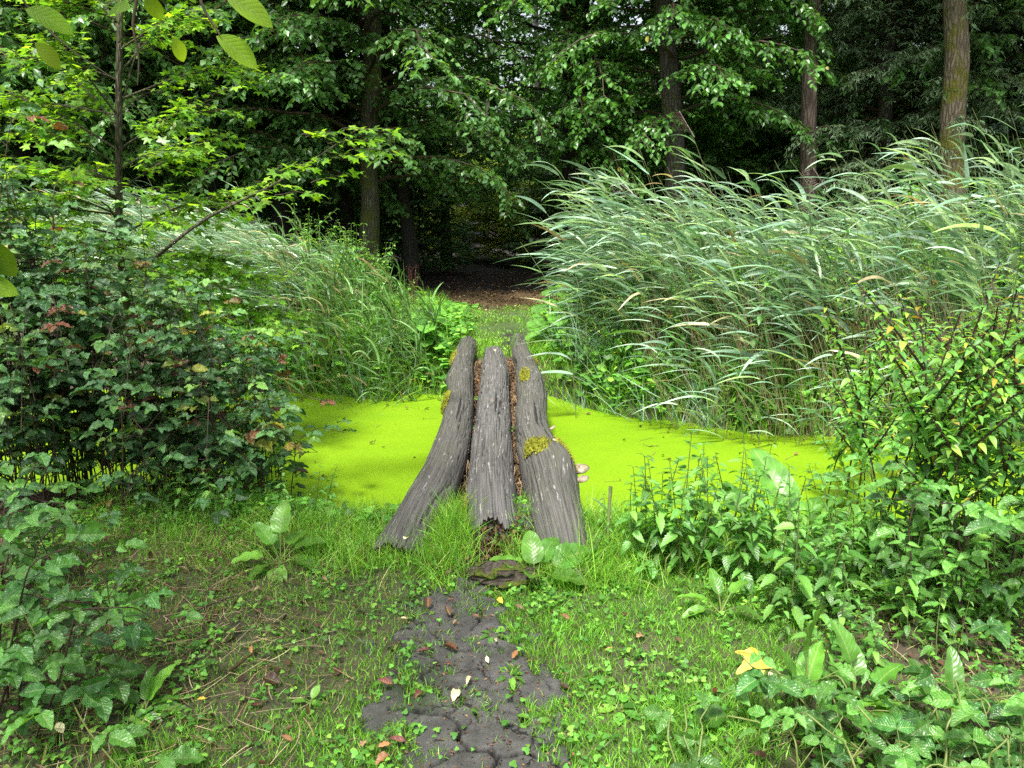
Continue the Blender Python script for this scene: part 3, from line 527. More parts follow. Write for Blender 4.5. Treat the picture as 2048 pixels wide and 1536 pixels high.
# ------------------------------------------------------------------ trees
def trunk_mesh(pts, mat, seed, sides=18, n=46, flare=.35):
    P, s = interp_path(pts, n); r = P[:, 3] * (1 + flare * np.exp(-s / .35)); V, q, A = tubes(P[:, :3], r, sides, wob=.12, seed=seed)
    return V, q, A
def crown_mesh(seed, h0, h1, Rr, nb, M_, nl, leaf, mat, tp=T_FAR, droop=.55, up=.45, az=None, prof=None, bias=1.0, leafup=1.0, twl=.75, jit=.35, axis_=None):
    r = rg(seed); g = MB()
    u = (np.arange(nb) + r.uniform(0, 1, nb)) / nb; u = u ** bias; h = h0 + (h1 - h0) * u
    a = np.arange(nb) * 2.39996 + r.normal(0, .3, nb)
    if az is not None: a = az[0] + (a % (2 * pi)) / (2 * pi) * az[1]
    L = Rr * (prof(u) if prof else (np.sin(pi * np.clip(.22 + .78 * u, 0, 1)) ** .6)) * r.uniform(.65, 1.1, nb)
    L = np.maximum(L, .3)
    D = np.stack([np.cos(a), np.sin(a), up + .5 * u + 0 * a], -1); P0 = np.stack([0 * h, 0 * h, h], -1)
    if axis_ is not None: P0 = P0 + axis_(h)
    S = 9; P = arcs(P0, D, L, S, (0, 0, -droop - .35), 1.2, .10, r)
    rb = (.006 + .008 * L)[:, None] * np.linspace(1, .15, S); g.add(*tubes(P, rb, 4), m=1)
    # twigs
    t = np.tile(np.linspace(.18, 1, M_), (nb, 1)) + r.uniform(-.03, .03, (nb, M_)); t = np.clip(t, 0, .999) * (S - 1); i = t.astype(int); f = (t - i)[..., None]
    bi = np.arange(nb)[:, None]; B = P[bi, i] * (1 - f) + P[bi, np.minimum(i + 1, S - 1)] * f; TT = nrm(P[bi, np.minimum(i + 1, S - 1)] - P[bi, i])
    sg = np.where(np.arange(M_) % 2, 1, -1)[None, :, None]; sd = nrm(np.cross(TT, np.array([0, 0, 1.])) + 1e-6)
    TD = TT * .75 + sd * sg * r.uniform(.5, 1.3, (nb, M_, 1)) + r.normal(0, jit, (nb, M_, 3)) * np.array([.4, .4, .6])
    TL = (twl * (1.1 - .55 * t / (S - 1)) * r.uniform(.6, 1.3, (nb, M_))); n = nb * M_
    Q = arcs(B.reshape(-1, 3), TD.reshape(-1, 3), TL.ravel(), 5, (0, 0, -droop), 1.0, .08, r)
    g.add(*tubes(Q, np.array([.006, .005, .004, .003, .002]) * np.ones((n, 1)), 3), m=1)
    # leaves
    tl = (np.linspace(.1, 1, nl) * 4 * .999)[None] * np.ones((n, 1)); i = tl.astype(int); f = (tl - i)[..., None]; bi = np.arange(n)[:, None]
    b = Q[bi, i] * (1 - f) + Q[bi, i + 1] * f; T2 = nrm(Q[bi, i + 1] - Q[bi, i]); s2 = nrm(np.cross(T2, np.array([0, 0, 1.])) + 1e-6) * np.where(np.arange(nl) % 2, 1, -1)[None, :, None]
    LD = T2 * .6 + s2 * .8 + r.normal(0, .25, b.shape) + np.array([0, 0, -.25]); NZ = np.array([0, 0, leafup]) + r.normal(0, .42, b.shape)
    tone = np.repeat(r.uniform(0, 1, nb), M_ * nl) * .35
    N = n * nl; g.add(*place(tp, b.reshape(-1, 3) + r.normal(0, .02, (N, 3)), LD.reshape(-1, 3), NZ.reshape(-1, 3), leaf * r.uniform(.65, 1.25, N), np.clip(tone + r.uniform(0, .65, N) ** 1.3 + .35 * (r.uniform(0, 1, N) > .995), 0, 1)))
    return g.mesh('crown', [mat, M['twig']], sm=False)
CR = {
 'beech1': crown_mesh(1, 1.9, 12, 4.2, 125, 24, 15, .115, M['beech'], T_FAR, .65, twl=.85),
 'beech2': crown_mesh(2, 2.2, 12, 4.6, 125, 24, 15, .115, M['beech'], T_FAR, .9, twl=.9),
 'dark1': crown_mesh(3, 2.0, 12, 4.2, 115, 24, 14, .12, M['dark'], T_FAR, .65, twl=.85),
 'dark2': crown_mesh(4, 2.4, 12.5, 4.5, 115, 24, 14, .12, M['dark'], T_FAR, .7, twl=.85),
 'blue': crown_mesh(5, 1.0, 10, 3.6, 130, 22, 15, .11, M['blue'], T_FAR, .4),
 'high': crown_mesh(9, 5.2, 12.5, 4.3, 80, 22, 13, .12, M['dark'], T_FAR, .25, twl=.85),
 'beech3': crown_mesh(10, 2.9, 12, 3.1, 120, 22, 15, .1, M['beech'], T_MID, .75, twl=.8),
 'willow': crown_mesh(6, 1.8, 9, 2.8, 120, 22, 18, .12, M['willow'], T_WIL, .6, jit=.6),
 'shrub': crown_mesh(7, .15, 3.2, 1.8, 60, 16, 14, .085, M['shrub'], T_FAR, .35, twl=.5),
 'shrubd': crown_mesh(8, .15, 3.6, 1.9, 70, 16, 14, .095, M['dark'], T_FAR, .35, twl=.5),
}
def tree(name, px, Y, lean, rad, bark, crown, label, cz=1.0, rz=0, csc=1.0, pts=None, h=11, group='trees of the wood beyond the pond', zb=None):
    b = at_y(px, 500, Y); x0 = b[0]; z0 = float(H(np.array([x0]), np.array([Y]))[0]) - .05
    root = empty(name, (x0, Y, z0), label, 'tree', group)
    r = rg(int(px * 7 + Y))
    if pts is None:
        n = 8; zz = np.linspace(0, h, n); pts = np.stack([lean[0] * zz + np.cumsum(r.normal(0, .035, n)), lean[1] * zz + np.cumsum(r.normal(0, .03, n)), zz, rad * (1 - .075 * zz)], 1); pts[0, :2] = 0
        pts[:, 3] = np.maximum(pts[:, 3], .03)
    MB().add(*trunk_mesh(pts, bark, px)).build('trunk', bark, root)
    if crown:
        if 23 < Y < 31 and 600 < px < 1330: csc = .3
        elif Y > 20: csc = 1.0 if Y > 31 else .7; cz = 1.0
        c = put(CR[crown], 'crown', root); c.rotation_euler = (0, 0, rz); c.scale = (csc, csc, min(csc * cz, 1))
    return root
def px_trunk(pxs, Y, x0, z0):      # trunk polyline through photograph points at distance Y, relative to the base
    o = []
    for (a, b, wd) in pxs: p = at_y(a, b, Y); dep = (p - CAM) @ FW; o.append([p[0] - x0, 0, p[2] - z0, wd / 2 * dep / F])
    return np.array(o)
def tree_px(name, pxs, Y, bark, crown, label, rz=0, cz=1, csc=1, top=11):
    x0 = at_y(pxs[0][0], pxs[0][1], Y)[0]; z0 = float(H(np.array([x0]), np.array([Y]))[0]) - .05
    P = px_trunk(pxs, Y, x0, z0); P = np.vstack([[0, 0, 0, P[0, 3] * 1.1], P]); d = P[-1, :3] - P[-2, :3]; d = d / max(d[2], .1); k = top - P[-1, 2]
    P = np.vstack([P, [*(P[-1, :3] + d * k * .5), P[-1, 3] * .7], [*(P[-1, :3] + d * k), P[-1, 3] * .35]])
    return tree(name, 0, Y, None, 0, bark, crown, label, rz=rz, cz=cz, csc=csc, pts=P) if False else _tree_at(name, x0, Y, z0, P, bark, crown, label, rz, cz, csc)
def _tree_at(name, x0, Y, z0, P, bark, crown, label, rz, cz, csc):
    root = empty(name, (x0, Y, z0), label, 'tree', 'trees of the wood beyond the pond')
    MB().add(*trunk_mesh(P, bark, int(x0 * 50))).build('trunk', bark, root)
    if crown: c = put(CR[crown], 'crown', root); c.rotation_euler = (0, 0, rz); c.scale = (csc, csc, csc * cz)
    return root
tree_px('beech_tree', [(738, 480, 40), (742, 400, 36), (736, 330, 32), (738, 250, 36), (745, 150, 36), (745, 0, 36)], 14, M['barkm2'], 'dark1', 'beech with a bent grey trunk, mossy at its foot, left of the far path', rz=1.2)
tree_px('tree', [(822, 500, 30), (806, 400, 27), (790, 300, 26), (775, 200, 26), (768, 100, 27), (765, 0, 27)], 15.5, M['bark'], 'high', 'tree with a thin black trunk leaning left just beside the far path', rz=2.5)
tree_px('tree', [(893, 500, 22), (890, 420, 18), (888, 330, 17), (882, 200, 17), (880, 0, 16)], 20, M['barkg'], 'high', 'thin grey trunked tree straight behind the left edge of the far path', rz=.4, csc=.35)
tree_px('tree', [(690, 400, 30), (682, 250, 30), (690, 180, 34), (660, 60, 34), (600, 0, 32)], 16.5, M['bark'], 'dark2', 'dark tree bending left at the top, left of the mossy footed beech', rz=4)
tree_px('beech_tree', [(1150, 470, 60), (1152, 300, 55), (1150, 150, 52), (1155, 0, 50)], 16, M['bark'], 'beech1', 'broad dark beech standing right behind the left end of the reeds', rz=0.5)
tree_px('tree', [(1216, 400, 26), (1215, 330, 26), (1212, 150, 26), (1210, 0, 24)], 19, M['bark'], 'high', 'slim black trunked tree between the broad dark beech and the brown beech', rz=3.3, csc=.4)
tree_px('beech_tree', [(1352, 330, 40), (1345, 230, 40), (1335, 100, 38), (1325, 0, 36)], 14.0, M['barkg'], 'beech3', 'brown trunked beech whose bright branches hang over the reeds in the middle', rz=2.0)
tree_px('pine_tree', [(1616, 380, 32), (1616, 300, 30), (1618, 180, 29), (1624, 60, 28), (1628, 0, 28)], 13.2, M['barkb'], 'high', 'straight tree with a rough red brown trunk, left of the willow', rz=5)
tree_px('willow_tree', [(1770, 330, 30), (1770, 230, 28), (1775, 100, 27), (1780, 0, 25)], 14.2, M['barkg'], 'willow', 'willow with narrow grey green leaves and a grey trunk between two bigger trunks', rz=1, cz=.8, csc=.9)
tree_px('tree', [(1905, 430, 50), (1903, 330, 46), (1905, 230, 46), (1915, 120, 44), (1910, 0, 42)], 12.2, M['barkm'], 'high', 'thick pale trunked tree streaked with yellow moss near the right edge', rz=2, cz=1.05)
tree_px('tree', [(1882, 400, 20), (1882, 200, 20), (1884, 0, 18)], 15, M['bark'], 'dark1', 'slim dark tree half hidden behind the yellow mossed trunk', rz=1)
tree_px('tree', [(2010, 420, 30), (2015, 200, 28), (2020, 0, 26)], 15.5, M['bark'], 'blue', 'dense blue green leaved tree at the right edge', rz=3)
tree_px('tree', [(2200, 420, 30), (2205, 200, 28), (2210, 0, 26)], 14, M['bark'], 'blue', 'blue green tree whose leaves enter from beyond the right edge', rz=5)
tree_px('tree', [(1480, 420, 26), (1476, 200, 25), (1470, 0, 24)], 19, M['bark'], 'high', 'dark tree in shade between the brown beech and the red brown trunk', rz=.2)
tree_px('tree', [(1690, 420, 24), (1695, 200, 22), (1700, 0, 20)], 20, M['bark'], 'dark2', 'shaded tree behind the gap between the red brown trunk and the willow', rz=.9)
tree_px('tree', [(560, 420, 30), (555, 200, 28), (560, 0, 26)], 15, M['bark'], 'dark1', 'dark tree rising behind the left reeds', rz=3.9)
tree_px('tree', [(420, 420, 30), (425, 200, 28), (430, 0, 26)], 14, M['bark'], 'dark2', 'dark tree behind the right side of the maple sapling', rz=.7)
tree_px('tree', [(250, 420, 30), (255, 200, 28), (250, 0, 26)], 15, M['bark'], 'dark1', 'dark tree seen through the maple sapling', rz=5.2)
tree_px('tree', [(60, 420, 34), (45, 200, 30), (40, 0, 28)], 13.5, M['bark'], 'dark1', 'dark tree behind the left edge of the maple sapling', rz=2.2)
tree_px('tree', [(-180, 420, 34), (-180, 200, 30), (-180, 0, 28)], 12, M['bark'], 'dark2', 'dark tree whose leaves enter from beyond the left edge', rz=2.9)
k = 0
for (px, Y, cr, lb) in [(985, 30, 'high', 'deep wood tree straight above the end of the far path'), (1080, 25, 'high', 'inner wood beech right of the far path'), (640, 24, 'high', 'inner wood tree left of the bent black trunk'), (480, 22, 'dark1', 'inner wood tree far behind the left reeds'), (320, 21, 'dark2', 'inner wood tree far behind the maple sapling'), (120, 21, 'dark1', 'inner wood tree far behind the left edge of the sapling'), (790, 28, 'high', 'deep wood tree behind the leaning black trunk'), (1290, 26, 'high', 'inner wood tree behind the brown beech'), (1420, 26, 'dark2', 'deep wood tree right of the brown beech'), (1560, 23, 'dark1', 'inner wood tree just left of the red brown trunk'), (1740, 25, 'dark2', 'deep wood tree behind the willow'), (1850, 21, 'blue', 'inner wood blue green tree left of the yellow mossed trunk'), (1980, 20, 'dark1', 'inner wood tree right of the yellow mossed trunk'), (900, 36, 'beech1', 'farthest tree above the path'), (1120, 34, 'beech1', 'farthest tree right of the path'), (650, 34, 'dark1', 'farthest tree on the left of the wood'), (1400, 35, 'dark1', 'farthest tree on the right of the wood')]:
    tree('tree', px, Y, (.01 * ((k * 7) % 5 - 2), 0), .13 + .02 * (k % 4), M['bark'] if k % 3 else M['barkg'], cr, lb + ', lost in shade', rz=k * 1.3); k += 1
# shrubs of the understorey
sh = [(1000, 23, 'shrub', .8, 'yellow green shrub lit at the end of the far path'), (930, 24, 'shrub', .95, 'yellow green shrub just left of the path end'), (1085, 22, 'shrub', .7, 'yellow green shrub just right of the path end'), (1160, 21, 'shrubd', 1.0, 'dark shrub right of the far path under the broad beech'), (840, 19, 'shrubd', .75, 'small dark shrub between the leaning trunk and the thin grey trunk'),
      (760, 21, 'shrubd', 1.1, 'dark shrub behind the mossy footed beech'), (620, 18, 'shrubd', 1.1, 'dark shrub under the left trees'), (450, 17, 'shrubd', 1.2, 'dark shrub behind the left reeds'), (250, 17, 'shrubd', 1.2, 'dark shrub far behind the maple sapling'), (50, 16, 'shrubd', 1.2, 'dark shrub behind the left edge of the bramble'), (1290, 19, 'shrubd', 1.1, 'dark shrub under the brown beech'), (1450, 17, 'shrubd', 1.1, 'dark shrub behind the tallest reeds'),
      (1560, 19, 'shrubd', 1.1, 'dark shrub left of the red brown trunk'), (1700, 17, 'shrubd', 1.2, 'dark shrub under the willow'), (1830, 16, 'shrubd', 1.1, 'dark shrub left of the yellow mossed trunk'), (2000, 15.5, 'shrubd', 1.2, 'dark shrub in the right corner of the wood'), (880, 31, 'shrub', 1.4, 'far yellow green shrub behind the thin grey trunk'), (1060, 32, 'shrub', 1.4, 'far yellow green shrub behind the path end'), (700, 29, 'shrubd', 1.5, 'far dark shrub on the left of the wood'), (1250, 29, 'shrubd', 1.5, 'far dark shrub on the right of the wood')]
for k in range(11):
    sh.append((-250 + k * 240, 26 + (k * 5) % 9, 'shrubd', 1.7 + .1 * (k % 4), 'tall dark bush in the deep shade at the back of the wood'))
for k, (px, Y, cr, sc, lb) in enumerate(sh):
    x0 = at_y(px, 500, Y)[0]; z0 = float(H(np.array([x0]), np.array([Y]))[0]); root = empty('shrub', (x0, Y, z0), lb, 'shrub', 'bushes at the back of the wood' if sc > 1.65 else 'shrubs under the wood'); c = put(CR[cr], 'foliage', root); c.rotation_euler = (0, 0, k * 1.7); c.scale = (sc * 1.15, sc * 1.15, sc)

# ------------------------------------------------------------------ reeds
def reeds(P0, hgt, seed, K=11, lean=.30, wind=(-1, -.25), lw=.022, stemr=.0045, f0=.3, leafL=(.38, .62), dry=0.06, S=8):
    r = rg(seed); N = len(P0); g = MB(); wd = np.array([*wind, 0.]); D = np.stack([r.normal(0, .10, N) , r.normal(0, .08, N), np.ones(N)], -1) + wd * .05
    P = arcs(P0, D, hgt, 12, wd * (lean * r.uniform(.6, 1.5, N))[:, None] * 1.6, 1.4)
    g.add(*tubes(P, stemr * np.linspace(1, .35, 12) * np.ones((N, 1)), 3, rnd=r.uniform(0, 1, N)), m=1)
    t = (f0 + (1 - f0) * (np.arange(K)[None] + r.uniform(0, .6, (N, K))) / K) * 11 * .995; i = np.clip(t.astype(int), 0, 10); f = (t - i)[..., None]; bi = np.arange(N)[:, None]
    B = P[bi, i] * (1 - f) + P[bi, i + 1] * f; T = nrm(P[bi, i + 1] - P[bi, i])
    sw = r.uniform(.45, 1.1, (N, K, 1)); D2 = T * 1.0 + wd * sw * .95 + r.normal(0, .34, (N, K, 3))
    n = N * K; ff = (t / 11).ravel(); L = r.uniform(*leafL, n) * (1 - .45 * ff ** 3)
    bend = (wd * .7 + np.array([0, 0, -1.15])) * r.uniform(.2, 1.2, (n, 1)) + r.normal(0, .22, (n, 3)); Q = arcs(B.reshape(-1, 3), D2.reshape(-1, 3), L, S, bend, 1.25)
    ts = np.linspace(0, 1, S); W = (lw * r.uniform(.6, 1.25, n))[:, None] * (np.minimum(1, .45 + ts * 3.2) * (1 - ts ** 2.2) + .02)
    rn = np.clip(r.uniform(0, .9, n), 0, 1); rn = np.where(r.uniform(0, 1, n) < dry + .15 * (ff < .4), r.uniform(.93, 1, n), rn)
    side = nrm(np.cross(D2.reshape(-1, 3), np.array([0, 0, 1.])) + r.normal(0, .45, (n, 3)))
    g.add(*ribbons(Q, W, side, .18, rn)); return g, P
def in_tri(r, n, f): return f(r, n)
def bed(r, n, x0, x1, front, depth):
    x = r.uniform(x0, x1, n); y = front(x) + r.uniform(0, 1, n) ** .8 * depth(x); return np.stack([x, y, H(x, y)], -1)
rr = rg(77)
P0 = bed(rr, 900, .95, 7.5, lambda x: yf(x) + .05 + np.interp(x, [.9, 1.4], [.7, 0]), lambda x: np.interp(x, [.9, 2, 4], [1.6, 3.4, 4.6]))
# height profile by direction of view
def htop(P):
    px = 1024 + P[:, 0] / (P[:, 1] * cos(PITCH) + CH * sin(PITCH)) * F
    py = np.interp(px, [1080, 1150, 1250, 1400, 1500, 1600, 1700, 1850, 1950, 2050, 2600], [540, 400, 370, 335, 375, 410, 375, 320, 300, 290, 290])
    return CH + (P[:, 1]) * np.tan(np.arctan((768 - py) / F) - PITCH)
hh = (htop(P0) - P0[:, 2]) * np.where(rr.uniform(0, 1, len(P0)) < .14, rr.uniform(1.0, 1.22, len(P0)), rr.uniform(.4, .98, len(P0))) * 1.03
g, _ = reeds(P0, np.clip(hh, .6, 2.9), 5, lw=.046, lean=.36, K=7, leafL=(.42, .78), dry=.03); tag(g.build('reed_bed', [M['reed'], M['reedstem']], sm=True), 'dense bed of wind bent grey green reeds on the right far bank', 'reeds', None, 'stuff')
P0 = bed(rr, 750, -5.5, -1.9, lambda x: yf(x) + .5, lambda x: 3.0 + 0 * x)
hh = np.interp(1024 + P0[:, 0] / (P0[:, 1] + .35) * F, [100, 300, 450, 560, 700], [1.75, 1.85, 1.8, 1.55, 1.1]) * rr.uniform(.75, 1.08, len(P0))
g, _ = reeds(P0, hh, 6, lw=.024, lean=.42); tag(g.build('reed_bed', [M['reed'], M['reedstem']]), 'bed of pale reeds on the left far bank behind the sapling', 'reeds', None, 'stuff')
n_ = 150; x_ = np.array([at_y(rr.uniform(550, 870), 700, 8.2)[0] for _ in range(n_)]); y_ = yf(x_) + rr.uniform(-.15, .9, n_); P0 = np.stack([x_, y_, H(x_, y_)], -1)
g, _ = reeds(P0, np.interp(x_, [-2.6, -1.6, -.9], [1.4, 1.1, .6]) * rr.uniform(.45, 1.2, n_), 8, K=7, lean=.1, lw=.022, leafL=(.28, .5), dry=.07, wind=(-.45, -.25)); tag(g.build('reed_bed', [M['greenreed'], M['reedstem']]), 'fresh green upright reeds at the water edge just left of the logs', 'reeds', None, 'stuff')
# dead stalks low in the right bed
P0 = bed(rr, 900, 1.0, 6.5, lambda x: yf(x) - .1 + np.interp(x, [.9, 1.6], [1.2, 0]), lambda x: .9 + 0 * x); n = len(P0)
g = MB(); P = arcs(P0, np.stack([rr.normal(0, .22, n), rr.normal(0, .2, n), np.ones(n)], -1), rr.uniform(.5, 1.15, n), 5, (-.35, -.1, -.1)); g.add(*tubes(P, .004 * np.linspace(1, .5, 5) * np.ones((n, 1)), 3))
tag(g.build('dead_reed_stalks', M['reeddry']), 'brown dead stalks at the foot of the right reed bed', 'reeds', None, 'stuff')
# single reeds that stand out of the bed
def single_reed(px_top, py_top, Y, label, group, plume=False, seed=0, lean=.45, K=9, lw=.024, cat='reed'):
    tp = at_y(px_top, py_top, Y); hgt = 0
    x = tp[0] + lean * .75 * tp[2] * .55; y = Y; z = float(H(np.array([x]), np.array([y]))[0]); hgt = (tp[2] - z) * 1.06
    root = empty('reed', (x, y, z), label, cat, group); r = rg(seed)
    g, P = reeds(np.zeros((1, 3)), np.array([hgt]), seed, K=K, lean=lean, lw=lw, f0=.3, stemr=.005, dry=.02)
    dx = (tp[0] - x) - P[0, -1, 0]; k = P[0, :, 2] / P[0, -1, 2]
    gs = MB(); gl = MB()
    gs.add(g.V[0] + np.outer(np.clip(g.V[0][:, 2] / P[0, -1, 2], 0, 1) ** 1.5 * dx, [1, 0, 0]), g.F[0], g.A[0]); gs.build('stem', M['reedstem'], root)
    gl.add(g.V[1] + np.outer(np.clip(g.V[1][:, 2] / P[0, -1, 2], 0, 1) ** 1.5 * dx, [1, 0, 0]), g.F[1] - g.n + len(g.V[1]), g.A[1]); gl.build('foliage', M['reed'], root)
    if plume:
        e = P[0, -1] + [dx, 0, 0]; d = nrm(P[0, -1] - P[0, -3] + [-.05, 0, 0]); n = 170; t = r.uniform(0, 1, n); b = e + d * (t[:, None] * .24 - .04)
        Q = arcs(b, d + np.stack([-.9 + r.normal(0, .25, n), r.normal(0, .3, n), r.normal(0, .15, n)], -1), r.uniform(.12, .26, n) * (1 - .5 * t), 5, (-.6, 0, -.8)); gp = MB().add(*ribbons(Q, .011 * np.ones((n, 5)) * [1, 1, .9, .6, .2], None)); gp.add(*tubes((e + np.outer(np.linspace(-.1, .22, 4), d))[None], np.full((1, 4), .003), 3))
        gp.build('plume', M['plume'], root)
    return root
single_reed(1378, 262, 8.6, 'tallest reed, with a fanned purplish plume at its tip', 'plumed reeds', True, 1, .5)
single_reed(1408, 352, 8.2, 'reed with a pale feathery plume just below the tallest one', 'plumed reeds', True, 2, .5)
single_reed(1606, 352, 8.4, 'reed with a small brownish plume before the red brown trunk', 'plumed reeds', True, 3, .45)
single_reed(1262, 340, 8.4, 'reed with a thin plume left of the tallest reed', 'plumed reeds', True, 4, .5)
single_reed(1925, 262, 7.8, 'tall reed hooked over in front of the yellow mossed trunk', 'tall reeds', False, 55, .4, 11)
single_reed(1800, 268, 8.0, 'tall thin reed tip just left of the yellow mossed trunk', 'tall reeds', False, 6, .5, 8)
single_reed(2030, 300, 7.6, 'tall reed at the right edge of the picture', 'tall reeds', False, 7, .4, 10)
single_reed(1040, 384, 7.2, 'broad leaved reed leaning far out beside the far path', 'tall reeds', False, 8, .8, 8, .035)
single_reed(1750, 335, 8.0, 'tall reed between the red brown trunk and the willow', 'tall reeds', False, 9, .5, 10)
single_reed(1640, 392, 7.8, 'arching reed below the red brown trunk', 'tall reeds', False, 10, .5, 10)
single_reed(1180, 375, 8.0, 'arching reed at the left shoulder of the right reed bed', 'tall reeds', False, 11, .55, 10)
single_reed(470, 360, 8.8, 'thin reed arching above the left reeds right of the sapling', 'tall reeds', False, 12, .5, 8, .018)
single_reed(400, 385, 9.0, 'reed tip bending left just right of the sapling trunk', 'tall reeds', False, 13, .5, 9, .018)
for k in range(26):
    px = 1130 + k * 36 + int(rr.uniform(-16, 16)); py = np.interp(px, [1100, 1250, 1400, 1550, 1700, 1850, 2050], [420, 380, 360, 420, 400, 330, 310]) + rr.uniform(0, 60)
    single_reed(px, py, rr.uniform(7.2, 8.6), 'slender reed with arching leaves rising along the top of the right reed bed', 'reeds along the top of the right bed', k % 9 == 0 and False, 30 + k, .5, 10)
for k in range(16):      # front edge, hanging towards the duckweed
    px = 1290 + k * 34 + int(rr.uniform(-12, 12)); py = 640 + rr.uniform(-60, 70)
    single_reed(px, py, float(yf(np.array([at_y(px, 800, 6.8)[0] + .2]))[0]) - .1, 'reed hanging over the duckweed at the front of the right reed bed', 'reeds at the front of the right bed', False, 60 + k, .6, 7, .028)

# ------------------------------------------------------------------ herbs on stems (nettles and weeds)
def herb_proto(seed, h, pairs, leafL, tp, lmat, smat, bend=(0.15, 0, -.1), top=True, wd=.004, f0=.15, droop=-.55, branches=0):
    r = rg(seed); g = MB(); gs = MB()
    def one(b, d, h, pairs, leafL, f0):
        P = arcs(b[None], d[None], h, 9, np.array(bend) + r.normal(0, .12, 3), 1.2)[0]; gs.add(*tubes(P, wd * np.linspace(1, .4, 9), 5))
        t = np.linspace(f0, 1, pairs) ** .9 * 8 * .999; i = t.astype(int); f = (t - i)[:, None]; B = P[i] * (1 - f) + P[i + 1] * f; n = pairs
        a = np.arange(n) * pi / 2 + r.uniform(0, 1) * 6 + r.normal(0, .2, n); pos = []; X = []; Z = []; sc = []
        for s in (0, pi):
            X.append(np.stack([np.cos(a + s), np.sin(a + s), droop * (1 - .8 * t / 8) + .15 + r.normal(0, .18, n)], -1)); sc.append(leafL * (1 - .62 * (t / 8) ** 2.5) * r.uniform(.75, 1.1, n)); pos.append(B)
        X = np.concatenate(X); pos = np.concatenate(pos); sc = np.concatenate(sc); pt = sc * .22
        gs.add(*tubes(np.stack([pos, pos + nrm(X + [0, 0, .4]) * pt[:, None]], 1), np.full((len(pos), 2), wd * .35), 3))
        g.add(*place(tp, pos + nrm(X + [0, 0, .4]) * pt[:, None], X, np.array([0, 0, 1.]) + r.normal(0, .22, X.shape), sc, r.uniform(0, 1, len(pos))))
        return P
    P = one(np.zeros(3), np.array([r.normal(0, .1), r.normal(0, .1), 1.]), h, pairs, leafL, f0)
    for b in range(branches):
        k = r.integers(3, 7); a = r.uniform(0, 6.28); one(P[k], np.array([cos(a) * .8, sin(a) * .8, 1]), h * r.uniform(.25, .45), max(3, pairs // 2), leafL * .75, .2)
    return gs.mesh('stem', smat), g.mesh('foliage', lmat, True)
def herb_obj(pr, name, loc, rz, sc, label, cat, group, tilt=(0, 0)):
    root = empty(name, loc, label, cat, group, rz, sc); root.rotation_euler = (tilt[0], tilt[1], rz); put(pr[0], 'stem', root); put(pr[1], 'foliage', root); return root
NET = [herb_proto(100 + k, .5, 8, .1, T_NET, M['nettle'], M['stem']) for k in range(5)]
TALL = [herb_proto(110 + k, 1.15, 24, .092, ovate(6, .42, .32, .15, .35), M['weed'], M['cane_dark'], branches=6, wd=.006, f0=.3, bend=(-.15, 0, 0)) for k in range(5)]
WEED = [herb_proto(120 + k, .75, 16, .05, ovate(5, .36, .35, .15, .4), M['weed'], M['stem'], branches=5, wd=.003) for k in range(4)]
FARN = [herb_proto(130 + k, 1.0, 13, .085, ovate(4, .5, .35, .15, .4), M['nettle'], M['stem'], branches=2) for k in range(4)]
r = rg(9)
def gz(x, y): return float(H(np.array([x]), np.array([y]))[0])
def place_px(prs, name, lst, label, cat, group, sc=1.0):
    for k, (px, py) in enumerate(lst):
        p = on_ground(px, py); herb_obj(prs[k % len(prs)], name, p, r.uniform(0, 6.28), sc * r.uniform(.8, 1.15), label if isinstance(label, str) else label[k], cat, group, (r.normal(0, .08), r.normal(0, .08)))
# nettle thicket on the right near bank
pts = []
for k in range(110):
    px = r.uniform(1270, 2000); lo = np.interp(px, [1250, 1400, 1600, 1800, 2050], [1090, 1040, 1010, 1010, 1040]); hi = np.interp(px, [1250, 1400, 1550, 1800, 2050], [1130, 1170, 1260, 1270, 1290]); pts.append((px, r.uniform(lo + 10, hi)))
place_px(NET, 'nettle', pts, 'leafy nettle in the low thicket between the turf and the pond, right of the logs', 'nettle', 'nettles of the right bank thicket', .95)
pts = [(1205, 1075), (1255, 1090), (1330, 1085), (1180, 1140), (1350, 1060), (1295, 1120)]
place_px(NET, 'nettle', pts, ['young nettle right beside the near end of the rightmost log', 'young nettle left of the stub reed tip by the pond edge', 'young nettle on the bank edge against the duckweed', 'small nettle in front of the short broken log piece', 'slim nettle rising against the duckweed left of the thicket', 'low nettle at the left end of the thicket'], 'nettle', 'young nettles near the logs', .5)
pts = [(755, 1045), (700, 1050), (640, 1040), (590, 1050), (540, 1030), (480, 1040), (430, 1050), (380, 1040), (660, 1075), (330, 1060)]
place_px(NET, 'nettle', pts, ['tall nettle shoot against the duckweed left of the leftmost log'] + ['small bright nettle at the foot of the bramble on the left bank'] * 9, 'nettle', 'nettles of the left bank', .36)
pts = [(r.uniform(200, 690), r.uniform(965, 1045)) for k in range(44)]
place_px(NET, 'nettle', pts, 'nettle in the bright green fringe under the bramble bushes on the left bank', 'nettle', 'nettles under the left brambles', .55)
pts = [(r.uniform(1560, 2060), r.uniform(1190, 1400)) for k in range(26)]
place_px(NET, 'nettle', pts, 'low nettle in front of the thicket, above the bramble in the right corner', 'nettle', 'low nettles at the lower right', .6)
